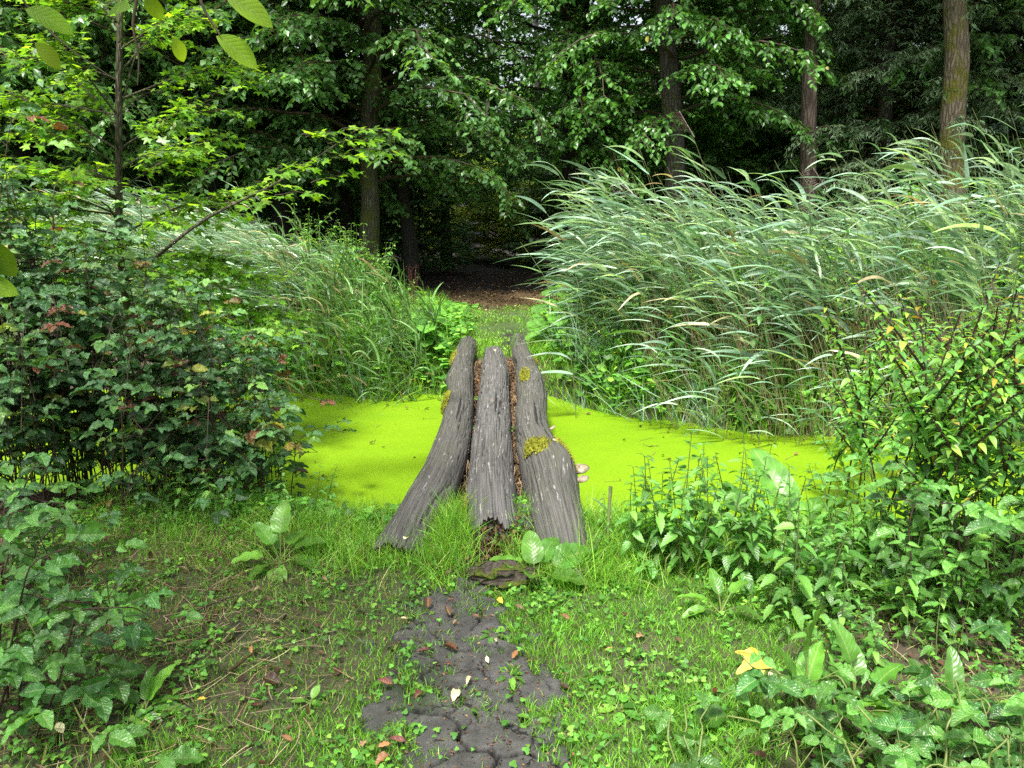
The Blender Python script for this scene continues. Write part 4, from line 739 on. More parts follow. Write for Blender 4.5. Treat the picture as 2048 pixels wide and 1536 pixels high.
# tall yellowing weeds on the right
tallp = [(1740, 1120), (1790, 1160), (1850, 1110), (1900, 1150), (1960, 1110), (2020, 1150), (1820, 1060), (1930, 1060), (2060, 1070), (1710, 1050), (1880, 1200), (2000, 1220), (1770, 1080), (1830, 1130), (1900, 1090), (1980, 1060), (2050, 1130), (2100, 1080), (1950, 1170), (1860, 1050), (2120, 1180)]
place_px(TALL, 'tall_weed', tallp, 'tall dark stemmed weed with yellowing leaves in the stand at the right edge', 'weed', 'tall weeds of the right edge', 1.0)
for k, (px, Y, z) in enumerate([(1680, 5.3, 1.0), (1760, 5.4, 1.05), (1640, 5.2, .8), (1720, 5.0, .8), (1800, 5.2, .95)]):
    x = at_y(px, 800, Y)[0]; herb_obj(TALL[k % 5], 'tall_weed', (x, Y - .25, WZ - .05), k * 1.1, z * 1.1, 'yellow leaved bushy weed standing in the pond edge before the right reeds', 'weed', 'yellowing weeds at the pond edge')
# far bank weeds
for k in range(46):
    px = r.uniform(590, 860); Y = r.uniform(8.6, 11); x = at_y(px, 600, Y)[0]; hgt = np.interp(px, [560, 650, 750, 800, 870], [1.45, 1.6, 1.25, .7, .35]) * r.uniform(.7, 1.1)
    herb_obj((FARN + WEED)[k % 8], 'weed', (x, Y, gz(x, Y)), r.uniform(0, 6), hgt / (1.0 if k % 8 < 4 else .75), 'leafy bank weed in the stand between the left reeds and the far path', 'weed', 'weeds of the left far bank')
for k in range(85):
    px = r.uniform(1110, 2040); Y = r.uniform(6.6, 9.2); x = at_y(px, 600, Y)[0]
    if Y < yf(np.array([x]))[0] + .3: Y = float(yf(np.array([x]))[0]) + .4
    hgt = np.interp(px, [1080, 1200, 1400, 2000], [.4, .9, 1.3, 1.55]) * r.uniform(.6, 1.1)
    herb_obj((FARN + WEED)[k % 8], 'weed', (x, Y, gz(x, Y)), r.uniform(0, 6), hgt / (1.0 if k % 8 < 4 else .75), 'leafy weed growing up through the right reed bed', 'weed', 'weeds in the right reed bed')
for k, (px, Y, h_) in enumerate([(1835, 7.6, 2.0), (1880, 7.8, 1.75), (1790, 7.7, 1.6)]):
    x = at_y(px, 500, Y)[0]; herb_obj(WEED[k], 'weed', (x, Y, gz(x, Y)), k, h_ / .75 , ['tallest feathery yellow green weed above the right reeds', 'feathery weed in front of the yellow mossed trunk', 'feathery weed left of the tallest feathery one above the reeds'][k], 'weed', 'feathery weeds above the right reeds')
# dead red dock stalk
x = at_y(822, 520, 11)[0]; root = empty('dead_dock_stalk', (x, 11, gz(x, 11)), 'dead rust red dock stalk at the left edge of the far path', 'dead plant')
P = arcs(np.zeros((5, 3)), np.stack([r.normal(0, .12, 5), r.normal(0, .1, 5), np.ones(5)], -1), r.uniform(.4, .8, 5), 8, (.05, 0, 0)); g = MB().add(*tubes(P, .006 * np.ones((5, 8)), 4))
n = 500; i = r.integers(2, 8, n); j = r.integers(0, 5, n); g.add(*place(ovate(2, .8), P[j, i] + r.normal(0, .018, (n, 3)), r.normal(0, 1, (n, 3)), r.normal(0, 1, (n, 3)), np.full(n, .013), r.uniform(0, 1, n))).build('stalk', M['deadstem'], root)

# ------------------------------------------------------------------ docks and rosettes
def dock(loc, leaves, label, seed, cat='dock plant', group=None, tp=T_DOCK, name='dock_plant', mat='dock'):
    root = empty(name, loc, label, cat, group); rq = rg(seed)
    for (az, el, L, pet) in leaves:                      # azimuth deg (0=+X), elevation deg, blade length, petiole length
        a, e = R(az), R(el); d = np.array([cos(a) * cos(e), sin(a) * cos(e), sin(e)])
        P = arcs(np.zeros((1, 3)) + [rq.normal(0, .006), rq.normal(0, .006), 0], (d + [0, 0, .5])[None], pet, 7, (d * .4 + [0, 0, -.3])[None])[0]
        g = MB(); g.add(*tubes(P, np.linspace(.0045, .0028, 7), 5), m=1); X = nrm(P[-1] - P[-2] + d * .5 - [0, 0, .15]); Z = nrm(np.array([-d[0] * .6, -d[1] * .6, 1]) + rq.normal(0, .2, 3))
        g.add(*place(tp, P[-1][None], X[None], Z[None], np.array([L]), np.array([rq.uniform(0, 1)]))); g.build('leaf', [M[mat], M['cane']], root)
    return root
G = on_ground
dock(G(560, 1130), [(150, 60, .14, .1), (20, 35, .16, .1), (-20, 15, .15, .1), (200, 30, .14, .08), (-70, 5, .14, .08), (95, 70, .16, .14), (240, 15, .13, .08), (60, 40, .14, .1), (120, 35, .12, .08)], 'broad dock plant in the turf left of the leftmost log', 1, tp=T_DCKW)
dock(G(1070, 1170), [(100, 65, .16, .09), (60, 50, .16, .1), (150, 35, .16, .09), (-100, 55, .13, .06), (20, 35, .2, .12), (180, 20, .18, .1), (-20, 25, .16, .1)], 'bright broad dock plant between the stump and the rightmost log', 2, tp=T_DCKW)
dock(G(1140, 1165), [(110, 50, .17, .1), (40, 40, .17, .1), (160, 30, .15, .08), (0, 20, .14, .08)], 'dock plant among grass at the foot of the rightmost log', 3, tp=T_DOCK)
dock(G(1605, 1475), [(115, 72, .13, .16), (60, 74, .14, .16), (75, 78, .17, .26), (172, 0, .15, .24), (20, 70, .09, .12), (100, 55, .07, .14)], 'dock plant with upright notched leaves beside the big yellow leaf', 4, tp=T_DCKW)
dock(G(1715, 1445), [(120, 75, .13, .2), (30, 48, .12, .14), (80, 70, .11, .14), (150, 70, .1, .1)], 'dock plant with folded bright leaves right of the notched one', 5, tp=T_DCKW)
dock(G(285, 1430), [(100, 70, .12, .04), (60, 62, .13, .04), (80, 45, .11, .04), (0, 18, .13, .04), (-25, 10, .12, .04), (150, 45, .1, .04), (-60, 20, .1, .03), (30, 28, .12, .04)], 'small dock rosette on the bare soil near the bottom left corner', 6, tp=T_DOCK)
dock(G(955, 1130), [(a, 20, .05, .015) for a in range(0, 360, 60)], 'tiny pale rosette at the top end of the mud path', 7, 'rosette', None, T_HAZ, 'rosette', 'butter')
dock(G(1610, 1120), [(120, 62, .38, .22), (60, 45, .2, .2), (170, 38, .24, .2), (0, 40, .2, .2)], 'large dock plant with one long curved leaf rising over the nettle thicket', 8, tp=T_DOCK)
dock(G(1500, 1120), [(160, 45, .25, .22), (100, 50, .2, .22), (20, 35, .22, .2), (-60, 40, .18, .18)], 'bright broad leaved dock plant at the left end of the nettle thicket', 9, tp=T_DCKW)
dock(G(1240, 1420), [(a, 25, .06, .02) for a in range(10, 360, 62)], 'small plantain in the turf right of the path', 10, 'rosette', 'small rosettes in the turf', T_HAZ, 'rosette', 'herb')
dock(G(985, 1275), [(a, 28, .05, .02) for a in range(30, 360, 62)], 'small rosette at the right edge of the path where it widens', 11, 'rosette', 'small rosettes in the turf', T_DOCK, 'rosette', 'dock')
dock(G(1020, 1355), [(a, 25, .055, .015) for a in range(0, 360, 55)], 'small rosette growing on the mud path', 12, 'rosette', 'small rosettes in the turf', T_DOCK, 'rosette', 'dock')
dock(G(615, 1410), [(60, 60, .05, .03), (180, 30, .05, .02), (-20, 25, .04, .02)], 'single upright pale leaf plant in the turf left of the path', 13, 'rosette', 'small rosettes in the turf', T_HAZ, 'rosette', 'dock')
dock(G(1065, 1450), [(a, 30, .05, .015) for a in range(20, 360, 70)], 'tuft of small leaves beside the widest crack at the bottom', 14, 'rosette', 'small rosettes in the turf', T_DOCK, 'rosette', 'dock')
dock(G(1890, 1500), [(100, 60, .14, .14), (40, 40, .13, .12), (160, 35, .14, .14), (200, 20, .12, .1), (70, 75, .13, .18)], 'dock plant among the brambles in the bottom right corner', 15, tp=T_DOCK)
dock(G(1760, 1540), [(110, 50, .15, .1), (60, 40, .15, .1), (150, 25, .15, .1), (10, 30, .13, .1)], 'broad leaved dock cut by the bottom edge right of centre', 16, tp=T_DCKW)
dock(G(1440, 1230), [(100, 60, .12, .08), (40, 40, .12, .1), (160, 35, .12, .08), (-40, 30, .11, .08), (200, 20, .1, .08)], 'low dock plant in the turf at the foot of the nettle thicket', 17, tp=T_DOCK)
# butterbur on the far bank
bl = []
for side, cxp in ((0, 815), (1, 1120)):
    for k in range(13):
        px = cxp + r.uniform(-80, 40) if side == 0 else cxp + r.uniform(-15, 95); py = r.uniform(575, 680); p = on_ground(px, py + 25)
        root = empty('butterbur', p, ['butterbur with round bright leaves on the left side of the far path', 'butterbur with round bright leaves on the right side of the far path'][side], 'butterbur', ['butterburs left of the far path', 'butterburs right of the far path'][side])
        g = MB(); gp = MB(); nl = 7; a = r.uniform(0, 6.28, nl); hh_ = r.uniform(.12, .38, nl); e = np.stack([np.cos(a) * .2, np.sin(a) * .2, hh_], -1)
        gp.add(*tubes(np.stack([0 * e, e * .55 + [0, 0, .04], e], 1), np.full((nl, 3), .006), 4)).build('stalk', M['cane'], root)
        g.add(*place(T_BUT, e, np.stack([np.cos(a), np.sin(a), -.2 + 0 * a], -1), np.stack([np.cos(a) * .3, np.sin(a) * .3 - .35, 1 + 0 * a], -1), r.uniform(.1, .19, nl), r.uniform(0, 1, nl))).build('foliage', M['butter'], root)

# ------------------------------------------------------------------ grass and herbs as stuff
def blades(x, y, L, wd, seed, lean=.35, S=4, z=None):
    rq = rg(seed); n = len(x); z = H(x, y) - .005 if z is None else z; a = rq.uniform(0, 2 * pi, n); k = rq.uniform(.1, 1, n) * lean
    D = np.stack([np.cos(a) * k, np.sin(a) * k, np.ones(n)], -1); P = arcs(np.stack([x, y, z], -1), D, L, S, np.stack([np.cos(a) * k * 1.6, np.sin(a) * k * 1.6, -.5 * k], -1), 1.3)
    ts = np.linspace(0, 1, S); W = (wd * np.ones(n))[:, None] * (1 - ts ** 1.8 + .03); rq2 = rq.uniform(0, 1, n)
    th = rq.uniform(0, 2 * pi, n); return ribbons(P, W, np.stack([np.cos(th), np.sin(th), 0 * th], -1), 0, rq2)
def nearm(x, y):      # turf density on the near bank
    d = smooth(-.35, .2, n2(x, y, 2.0, 50)) * .75 + .25; d = d * (1 - smooth(.35, 1, path_m(x, y)) * np.where(n2(x, y, 7, 52) > .07, .3, .975)); left = .25 + .75 * smooth(-1.5, -.6, x + .25 * (2.6 - y)); return d * (.12 + .88 * left) * (.2 + .8 * smooth(.15, -.15, x - .85 - .65 * (y - 2.2)))
n = 300000; x = r.uniform(-2.3, 2.6, n); y = 1.5 + 3.3 * r.uniform(0, 1, n) ** .9; k = (r.uniform(0, 1, n) < nearm(x, y)) & (y < yn(x) - .45) & (np.abs(x) < .9 * y + .6); x, y = x[k], y[k]
tall = .032 + .022 * smooth(0, .5, n2(x, y, 1.5, 60)) + .03 * smooth(3.2, 3.6, y)
bl_ = blades(x, y, tall * r.uniform(.5, 1.5, len(x)), .0032, 70, .6); tn = np.repeat(n2(x, y, 2.6, 95) * .8 + n2(x, y, 9, 96) * .3, 8); bl_[2][:, 2] = np.clip(bl_[2][:, 2] * .62 + .12 + .38 * tn, 0, 1) * .93 + .07 * (bl_[2][:, 2] > .93); g = MB().add(*bl_); tag(g.build('grass', M['grass']), 'short green grass on both sides of the mud path', 'grass', None, 'stuff')
# longer grass round the log ends and bank edges
def around(cx, cy, sx, sy, n): return r.normal(cx, sx, n), r.normal(cy, sy, n)
xs, ys, Ls = [], [], []
for (px, py, sx, sy, n, L) in [(720, 1080, .16, .2, 1500, .13), (900, 1100, .07, .16, 1200, .13), (900, 1060, .04, .1, 500, .14), (770, 1120, .2, .07, 1100, .1), (1040, 1115, .05, .05, 250, .1), (1130, 1160, .12, .07, 700, .15), (1220, 1120, .14, .14, 1000, .15), (640, 1060, .25, .18, 1500, .12), (1340, 1100, .3, .16, 1300, .14), (1230, 1060, .1, .1, 500, .16), (1200, 1170, .15, .05, 500, .1)]:
    c = G(px, py); a, b = around(c[0], c[1], sx, sy, n); xs.append(a); ys.append(b); Ls.append(np.full(n, L))
x, y, L = map(np.concatenate, (xs, ys, Ls)); k = y < yn(x) - .0; x, y, L = x[k], y[k], L[k]
tag(MB().add(*blades(x, y, L * r.uniform(.5, 1.4, len(x)), .0034, 71, .7, 6)).build('long_grass', M['grass']), 'longer soft grass around the near ends of the logs', 'grass', None, 'stuff')
# straw and litter on the bare left soil, and under the right thicket
n = 7000; x = np.where(r.uniform(0, 1, n) < .68, r.uniform(-2.6, -.5, n), r.uniform(.8, 2.8, n)); y = r.uniform(1.5, 4.7, n); a = r.uniform(0, 2 * pi, n); k = (r.uniform(0, 1, n) < smooth(-.35, -1.1, x) + .8 * smooth(-.1, .2, x - .85 - .65 * (y - 2.2))); x, y, a = x[k], y[k], a[k]; n = len(x)
P = arcs(np.stack([x, y, H(x, y) + r.uniform(.004, .03, n)], -1), np.stack([np.cos(a), np.sin(a), r.normal(0, .12, n)], -1), r.uniform(.03, .15, n), 4, r.normal(0, .3, (n, 3)) * [1, 1, .1]); g = MB().add(*ribbons(P, np.full((n, 4), .0022) * r.uniform(.6, 1.6, (n, 1)), None, 0, r.uniform(0, 1, n)))
n = 5200; x = r.uniform(-2.8, 2.9, n); y = r.uniform(1.5, 4.8, n); k = r.uniform(0, 1, n) < smooth(-.5, -1.3, x) + .9 * smooth(-.1, .2, x - .85 - .65 * (y - 2.2)) + .04; x, y = x[k], y[k]; n = len(x)
g.add(*place(T_DRY, np.stack([x, y, H(x, y) + .012], -1), r.normal(0, 1, (n, 3)) * [1, 1, .15], np.array([0, 0, 1.]) + r.normal(0, .35, (n, 3)), r.uniform(.012, .04, n), r.uniform(.55, 1, n) * .3), m=1)
tag(g.build('dry_litter', [M['straw'], M['litter']]), 'dry straw and crumbled brown leaves on the bare soil', 'leaf litter', None, 'stuff')
n = 7000; x = r.uniform(-2.2, 2.0, n); y = r.uniform(9.0, 20, n); k = (np.abs(x - far_c(y)) < 1.5) & (r.uniform(0, 1, n) < .08 + smooth(11.3, 13.5, y)); x, y = x[k], y[k]; n = len(x)
tag(MB().add(*place(T_DRY, np.stack([x, y, H(x, y) + .012], -1), r.normal(0, 1, (n, 3)) * [1, 1, .15], np.array([0, 0, 1.]) + r.normal(0, .4, (n, 3)), r.uniform(.02, .06, n) * np.interp(y, [9, 12], [.5, 1]), np.where(r.uniform(0, 1, n) < .08, 1, r.uniform(0, .85, n)))).build('leaf_litter', M['litter']), 'brown leaf litter strewn over the far path under the trees', 'leaf litter', None, 'stuff')
n = 1300; y = r.uniform(1.7, 3.4, n); x = path_c(y) + r.normal(0, .22, n)
tag(MB().add(*place(T_DRY, np.stack([x, y, H(x, y) + .014], -1), r.normal(0, 1, (n, 3)) * [1, 1, .2], np.array([0, 0, 1.]) + r.normal(0, .5, (n, 3)), r.uniform(.004, .014, n), r.uniform(0, 1, n))).build('leaf_litter', M['litter']), 'small crumbs of dead leaf on the mud path', 'leaf litter', None, 'stuff')
n = 1500; c_ = G(978, 1098); x = r.normal(c_[0], .13, n); y = r.normal(c_[1], .1, n); a = r.uniform(0, 6.28, n)
gq = MB().add(*place(T_DRY, np.stack([x, y, H(x, y) + r.uniform(.004, .025, n)], -1), r.normal(0, 1, (n, 3)) * [1, 1, .3], np.array([0, 0, 1.]) + r.normal(0, .5, (n, 3)), r.uniform(.008, .03, n), r.uniform(0, .8, n)))
tag(gq.build('leaf_litter', M['litter']), 'dark crumbled litter on the earth step before the middle log', 'leaf litter', None, 'stuff')
# small ground herbs
def herbs(x, y, sz, hgt, seed, mat, label, name='ground_herbs', tp=T_HRB):
    rq = rg(seed); n = len(x); b = np.stack([x, y, H(x, y)], -1); e = b + np.stack([rq.normal(0, .012, n), rq.normal(0, .012, n), hgt * rq.uniform(.4, 1.3, n)], -1); a = rq.uniform(0, 2 * pi, n)
    g = MB().add(*place(tp, e, np.stack([np.cos(a), np.sin(a), rq.normal(0, .15, n)], -1), np.array([0, -.15, 1.]) + rq.normal(0, .3, (n, 3)), sz * rq.uniform(.6, 1.3, n), np.clip(rq.uniform(0, 1, n), 0, 1)))
    g.add(*tubes(np.stack([b, e], 1), np.full((n, 2), .0008), 3), m=1); return tag(g.build(name, [mat, M['stem']]), label, 'ground herbs', None, 'stuff')
n = 90000; x = r.uniform(-2.5, 2.8, n); y = 1.5 + 3.4 * r.uniform(0, 1, n); d = smooth(-.1, .5, n2(x, y, 3.1, 80)) * .35 + smooth(-.1, .4, n2(x, y, 11, 81)) * .3 + .5 * smooth(3.6, 4.1, y) + .35 * smooth(.5, 1.3, x) * smooth(2.6, 3.1, y); d = d * (1 - .93 * path_m(x, y)) * (.7 + .3 * smooth(-1.6, -.8, x)); k = (r.uniform(0, 1, n) < d) & (y < yn(x) - .1)
herbs(x[k], y[k], .0115, .03, 90, M['herb'], 'low buttercup and clover like leaves spread through the turf')
n = 4200; x = r.uniform(-1.9, 2.6, n); y = r.uniform(3.4, 4.75, n); k = (y < yn(x) - .5) & (y > 3.45 + .25 * np.abs(x - .05)) & (np.abs(x - .05) > .45); herbs(x[k], y[k], .026, .07, 91, M['herb'], 'taller leafy herbs lining the pond side of the near bank', 'bank_herbs')
# far bank vegetation
n = 80000; x = r.uniform(-3.0, 3.6, n); y = r.uniform(6.2, 12.8, n); fy = yf(x); d = np.where(np.abs(x - far_c(y)) < .35, .55 * smooth(-.3, .1, n2(x, y, 3, 84)), 1) ; k = (r.uniform(0, 1, n) < d) & (y > fy + .1) & ~((np.abs(x + .1) < .42) & (y < 8.3)); x, y = x[k], y[k]
m_ = 14000; xa = r.uniform(-1.1, 1.5, m_); ya = r.uniform(7.2, 9.4, m_); k = (ya > yf(xa) + .05) & ~((np.abs(xa + .07) < .36) & (ya < 8.2)) & (np.abs(xa) > .12 * (ya > 8.9)); x = np.concatenate([x, xa[k]]); y = np.concatenate([y, ya[k]])
dd = np.abs(x - far_c(y)); L = .035 + .22 * smooth(.6, 1.2, dd); L = np.maximum(L, .13 * smooth(9.4, 8.7, y) * smooth(.1, .3, dd))
g = MB().add(*blades(x, y, L * r.uniform(.5, 1.5, len(x)), .009, 92, .6, 4)); tag(g.build('far_grass', M['grass']), 'grass along the far bank and trodden path beyond the logs', 'grass', None, 'stuff')
n = 22000; x = r.uniform(-3.4, 4.2, n); y = r.uniform(6.1, 11.2, n); dd = np.abs(x - far_c(y)); k = (r.uniform(0, 1, n) < smooth(.35, .8, dd)) & (y > yf(x) + .15) & ~((np.abs(x + .08) < .42) & (y < 8.5)); x, y = x[k], y[k]
herbs(x, y, .05, .22, 93, M['herb'], 'soft leafy herbs along the far bank around the log ends', 'far_bank_herbs')
# tall sedge tufts along the far water edge, left of the logs, and among the logs
def tuft(loc, n, L, label, group, seed, wd=.008, lean=.45, mat='reed', name='sedge_tuft'):
    root = empty(name, loc, label, 'grass tuft', group); rq = rg(seed); g = MB(); V, q_, A_ = blades(rq.normal(0, .035, n), rq.normal(0, .035, n), L * rq.uniform(.5, 1.15, n), wd, seed, lean, 8, z=np.zeros(n)); A_[:, 2] *= .8; g.add(V, q_, A_).build('blades', M[mat], root); return root
for k in range(34):
    px = r.uniform(560, 885); x = at_z(px, 800, WZ)[0]; y = float(yf(np.array([x]))[0]) + r.uniform(-.3, .7); tuft((x, y, gz(x, y)), 26, r.uniform(.45, .85), 'upright sedge tuft at the water edge left of the logs', 'sedges at the left water edge', 200 + k, .010, .75, 'grass' if k % 3 else 'reed')
for k in range(30):
    px = r.uniform(1100, 1420); x = at_z(px, 810, WZ)[0]; y = float(yf(np.array([x]))[0]) + r.uniform(-.05, .8); tuft((x, y, gz(x, y)), 26, r.uniform(.4, .8), 'drooping sedge tuft at the water edge right of the logs', 'sedges at the right water edge', 240 + k, .009, .8, 'reed')
tuft((.0, 8.3, .02), 12, .75, 'tall grass tuft growing at the far end between the middle and rightmost logs', 'grass tufts between the logs', 261, .008, .55, 'grass', 'grass_tuft')
tuft((-.33, 8.0, .0), 10, .5, 'low grass tuft at the far end between the leftmost and middle logs', 'grass tufts between the logs', 262, .007, .6, 'grass', 'grass_tuft')
p = G(900, 1090); tuft(p, 60, .2, 'soft grass tuft between the near ends of the leftmost and middle logs', 'grass tufts between the logs', 263, .005, .8, 'grass', 'grass_tuft')
p = G(1165, 1160); tuft(p, 50, .28, 'arching grass tuft at the foot of the rightmost log', 'grass tufts at the rightmost log', 264, .005, .9, 'grass', 'grass_tuft')
# reed stub
p = G(1215, 1110); root = empty('reed_stub', p, 'thick cut green reed stub rising before the duckweed right of the logs', 'reed stub'); MB().add(*tubes(np.array([[0, 0, 0], [0, 0, .17], [.005, 0, .34]]), np.array([.006, .007, .009]), 8)).build('stem', M['reedstem'], root)
MB().add(*place(T_WIL, np.array([[.002, 0, .2]]), np.array([[-.5, 0, 1.]]), np.array([[1., 0, .3]]), np.array([.12]), np.array([.3]))).build('leaf', M['reed'], root)
# debris between the logs
def gap(Lp, Lr, n, seed, label, s0=.0):
    rq = rg(seed); (P1, T1, A1, B1, r1, q1), (P2, T2, A2, B2, r2, q2) = Lp[2], Lr[2]; yy = rq.uniform(3.75, 7.9, n)
    f = lambda P_, rr_, sg: np.interp(yy, P_[:, 1], P_[:, 0] + sg * rr_); xa = f(P1, r1, .75); xb = f(P2, r2, -.75); u = rq.uniform(0, 1, n); x = xa + (xb - xa) * u; z = np.full(n, .06) + rq.uniform(-.03, .02, n) + .03 * np.abs(u - .5)
    a = rq.normal(pi / 2, .7, n); g = MB(); m = n * 2 // 3; P = arcs(np.stack([x, yy, z], -1)[:m], np.stack([np.cos(a), np.sin(a), rq.normal(0, .25, n)], -1)[:m], rq.uniform(.03, .12, m), 4, rq.normal(0, .4, (m, 3))); g.add(*ribbons(P, np.full((m, 4), .0026), None, 0, rq.uniform(0, .8, m)))
    k = n - m; g.add(*place(T_DRY, np.stack([x, yy, z], -1)[m:], rq.normal(0, 1, (k, 3)) * [1, 1, .2], np.array([0, 0, 1.]) + rq.normal(0, .4, (k, 3)), rq.uniform(.02, .05, k), rq.uniform(0, .8, k)), m=1)
    ys_ = np.linspace(3.6, 8.3, 60); X1 = np.interp(ys_, P1[:, 1], P1[:, 0]); X2 = np.interp(ys_, P2[:, 1], P2[:, 0]); c = 5; V = np.stack([np.stack([X1 + (X2 - X1) * t, ys_, .035 + .02 * vn(np.stack([ys_ * 6, 0 * ys_ + t * 9, 0 * ys_ + seed], -1))], -1) for t in np.linspace(.2, .8, c)], 1); ix = np.arange(60 * c).reshape(60, c)
    g.add(V, np.stack([ix[:-1, :-1], ix[:-1, 1:], ix[1:, 1:], ix[1:, :-1]], -1).reshape(-1, 4), m=2); tag(g.build('log_gap_litter', [M['straw'], M['litter'], M['ground']]), label, 'leaf litter', None, 'stuff')
gap(L1, L2, 1500, 1, 'brown litter and rootlets filling the gap between the leftmost and middle logs'); gap(L2, L3, 1500, 2, 'brown litter and rootlets filling the gap between the middle and rightmost logs')
for k, (px, py, lb) in enumerate([(950, 800, 'seedling in the left log gap at its far half'), (936, 858, 'seedling in the left log gap half way along'), (934, 885, 'seedling just nearer in the left log gap'), (1018, 862, 'pale seedling in the right log gap')]):
    p = at_z(px, py, .08); dock(p, [(a + k * 20, 30, .055, .02) for a in range(0, 360, 60)], lb, 40 + k, 'seedling', 'seedlings between the logs', T_HAZ, 'seedling', 'butter')
p = at_z(1050, 1075, .02); root = empty('fern', p, 'small fern like plant at the near end between the middle and rightmost logs', 'fern')
for k in range(6):
    a = 1.0 * k + .4; P = arcs(np.zeros((1, 3)), np.array([[cos(a) * .6, sin(a) * .6, 1.]]), .17, 8, (cos(a) * .8, sin(a) * .8, -.4))[0]; g = MB().add(*tubes(P, np.full(8, .001), 3)); i = np.repeat(np.arange(2, 8), 2); n = 12; sd_ = nrm(np.cross(P[-1] - P[0], [0, 0, 1.])) * np.where(np.arange(n) % 2, 1, -1)[:, None]
    g.add(*place(T_MID, P[i], sd_ + [0, 0, .1], np.array([[0, 0, 1.]]) * np.ones((n, 1)), np.linspace(.035, .018, n), r.uniform(.4, 1, n))); g.build('frond', M['herb'], root)

# ------------------------------------------------------------------ maple sapling
def wood_chain(pts, n, mat, name, root, sides=10, off=(0, 0, 0), wob=.05):
    P, s = interp_path(np.asarray(pts, float), n); MB().add(*tubes(P[:, :3] - np.asarray(off), P[:, 3], sides, wob=wob)).build(name, mat, root); return P
def sprays(bases, dirs, lens, r, tp, leaf, mat, root, name, off, gap_=.045, up=1.0, droop=-.25, tm='twig', rmax=.9, twr=.0022, cluster=1, nz=.35, tilt=(0, -.25), petiole=.04):
    g = MB(); N = len(bases); S = 7; P = arcs(bases, dirs, lens, S, (0, 0, droop), 1.2, .07, r); g.add(*tubes(P - off, twr * np.linspace(1.3, .5, S) * np.ones((N, 1)), 4), m=1)
    for i in range(N):
        n = max(3, int(lens[i] / gap_)); t = np.linspace(.15, 1, n) * (S - 1) * .999; k = t.astype(int); f = (t - k)[:, None]; b = P[i][k] * (1 - f) + P[i][k + 1] * f; T = nrm(P[i][k + 1] - P[i][k]); sd_ = nrm(np.cross(T, [0, 0, 1.]) + 1e-6)
        for sg in (-1, 1):
            X = T * r.uniform(.2, .9, (n, 1)) + sd_ * sg * r.uniform(.5, 1, (n, 1)) + r.normal(0, .2, (n, 3)) + [0, 0, -.1]; e = b + nrm(X) * petiole * r.uniform(.6, 1.2, (n, 1)); g.add(*tubes(np.stack([b, e], 1) - off, np.full((n, 2), .0009), 3), m=1)
            g.add(*place(tp, e - off, X, np.array([tilt[0], tilt[1], up]) + r.normal(0, nz, (n, 3)), leaf * r.uniform(.6, 1.2, n), np.clip(r.uniform(0, rmax, n), 0, 1)))
    return g.build(name, [mat, M[tm]], root)
Ym = 4.45
base = G(292, 985); root = empty('maple_sapling', base, 'young maple with a slim upright trunk and bright lobed leaves on the left', 'tree'); off = np.array(base)
tr = [(292, 985, 24), (285, 850, 22), (270, 700, 20), (245, 560, 18), (238, 450, 17), (238, 300, 16), (237, 170, 15), (240, 60, 14), (243, -80, 12), (245, -300, 8)]
TP = []
for a, b, wdt in tr: p = at_y(a, b, base[1] if b > 700 else base[1] - .05); TP.append([*p, wdt / 2 * 4.8 / F])
TP = np.array(TP); TP[0, :3] = base; wood_chain(TP, 60, M['sapling'], 'trunk', root, 12, off)
rm = rg(15)
def limb(p0, p1, r0, r1, name='branch', sag=.0, n=14):
    m = (np.asarray(p0) + p1) / 2 + [0, 0, sag]; return wood_chain([[*p0, r0], [*m, (r0 + r1) / 2], [*p1, r1]], n, M['sapling'], name, root, 7, off)
def tz(py): return at_y(np.interp(py, [-300, 0, 170, 450, 985], [245, 240, 237, 238, 292]), py, base[1] - .05)
br = []
for (py0, a, b, Yo) in [(235, 60, 20, -.35), (235, 290, 60, .05), (160, 30, 110, -.5), (300, 420, 200, -.1), (330, 60, 250, -.4), (300, 10, 180, .1), (380, 440, 270, .15), (400, 20, 330, -.55), (100, 400, 20, -.2), (60, 120, -80, -.1), (20, 380, -60, .2), (200, 470, 130, .25), (430, 90, 390, -.1), (470, 470, 380, -.3), (260, 150, 160, .35), (150, 330, 60, .3), (40, -40, -30, -.2), (230, -60, 200, .1), (500, 330, 440, -.5), (340, 350, 300, -.5), (520, 450, 520, -.1), (540, 540, 560, .1), (560, 590, 640, .0), (600, 430, 640, -.4), (560, 90, 560, -.4), (520, 150, 470, -.5), (600, 20, 640, -.3), (360, -60, 330, -.6), (400, 130, 350, -.7), (430, -20, 420, -.3), (450, 200, 400, -.7), (480, -60, 520, -.6), (420, 330, 390, -.3), (470, 60, 450, .2), (520, 330, 560, -.6), (390, 180, 330, .3), (10, 250, -150, .2), (300, 200, 230, -.55), (-50, 60, -160, .1), (-60, 430, -150, .0)]:
    p0 = tz(py0); p1 = at_y(a, b, base[1] + Yo * 1.4); P = limb(p0, p1, .009, .003, sag=.04); br.append(P)
B, D, L = [], [], []
for P in br:
    n = len(P); Ln = np.linalg.norm(P[-1, :3] - P[0, :3])
    for k in range(int(9 + Ln * 19)):
        i = int(rm.uniform(.2, .98) * (n - 1)); d = nrm(P[min(i + 1, n - 1), :3] - P[i, :3] + 1e-6); a = rm.uniform(-1.2, 1.2); B.append(P[i, :3]); D.append([d[0] * cos(a) - d[1] * sin(a), d[0] * sin(a) + d[1] * cos(a), d[2] * .4 + rm.normal(.05, .2)]); L.append(rm.uniform(.18, .42))
_k = []
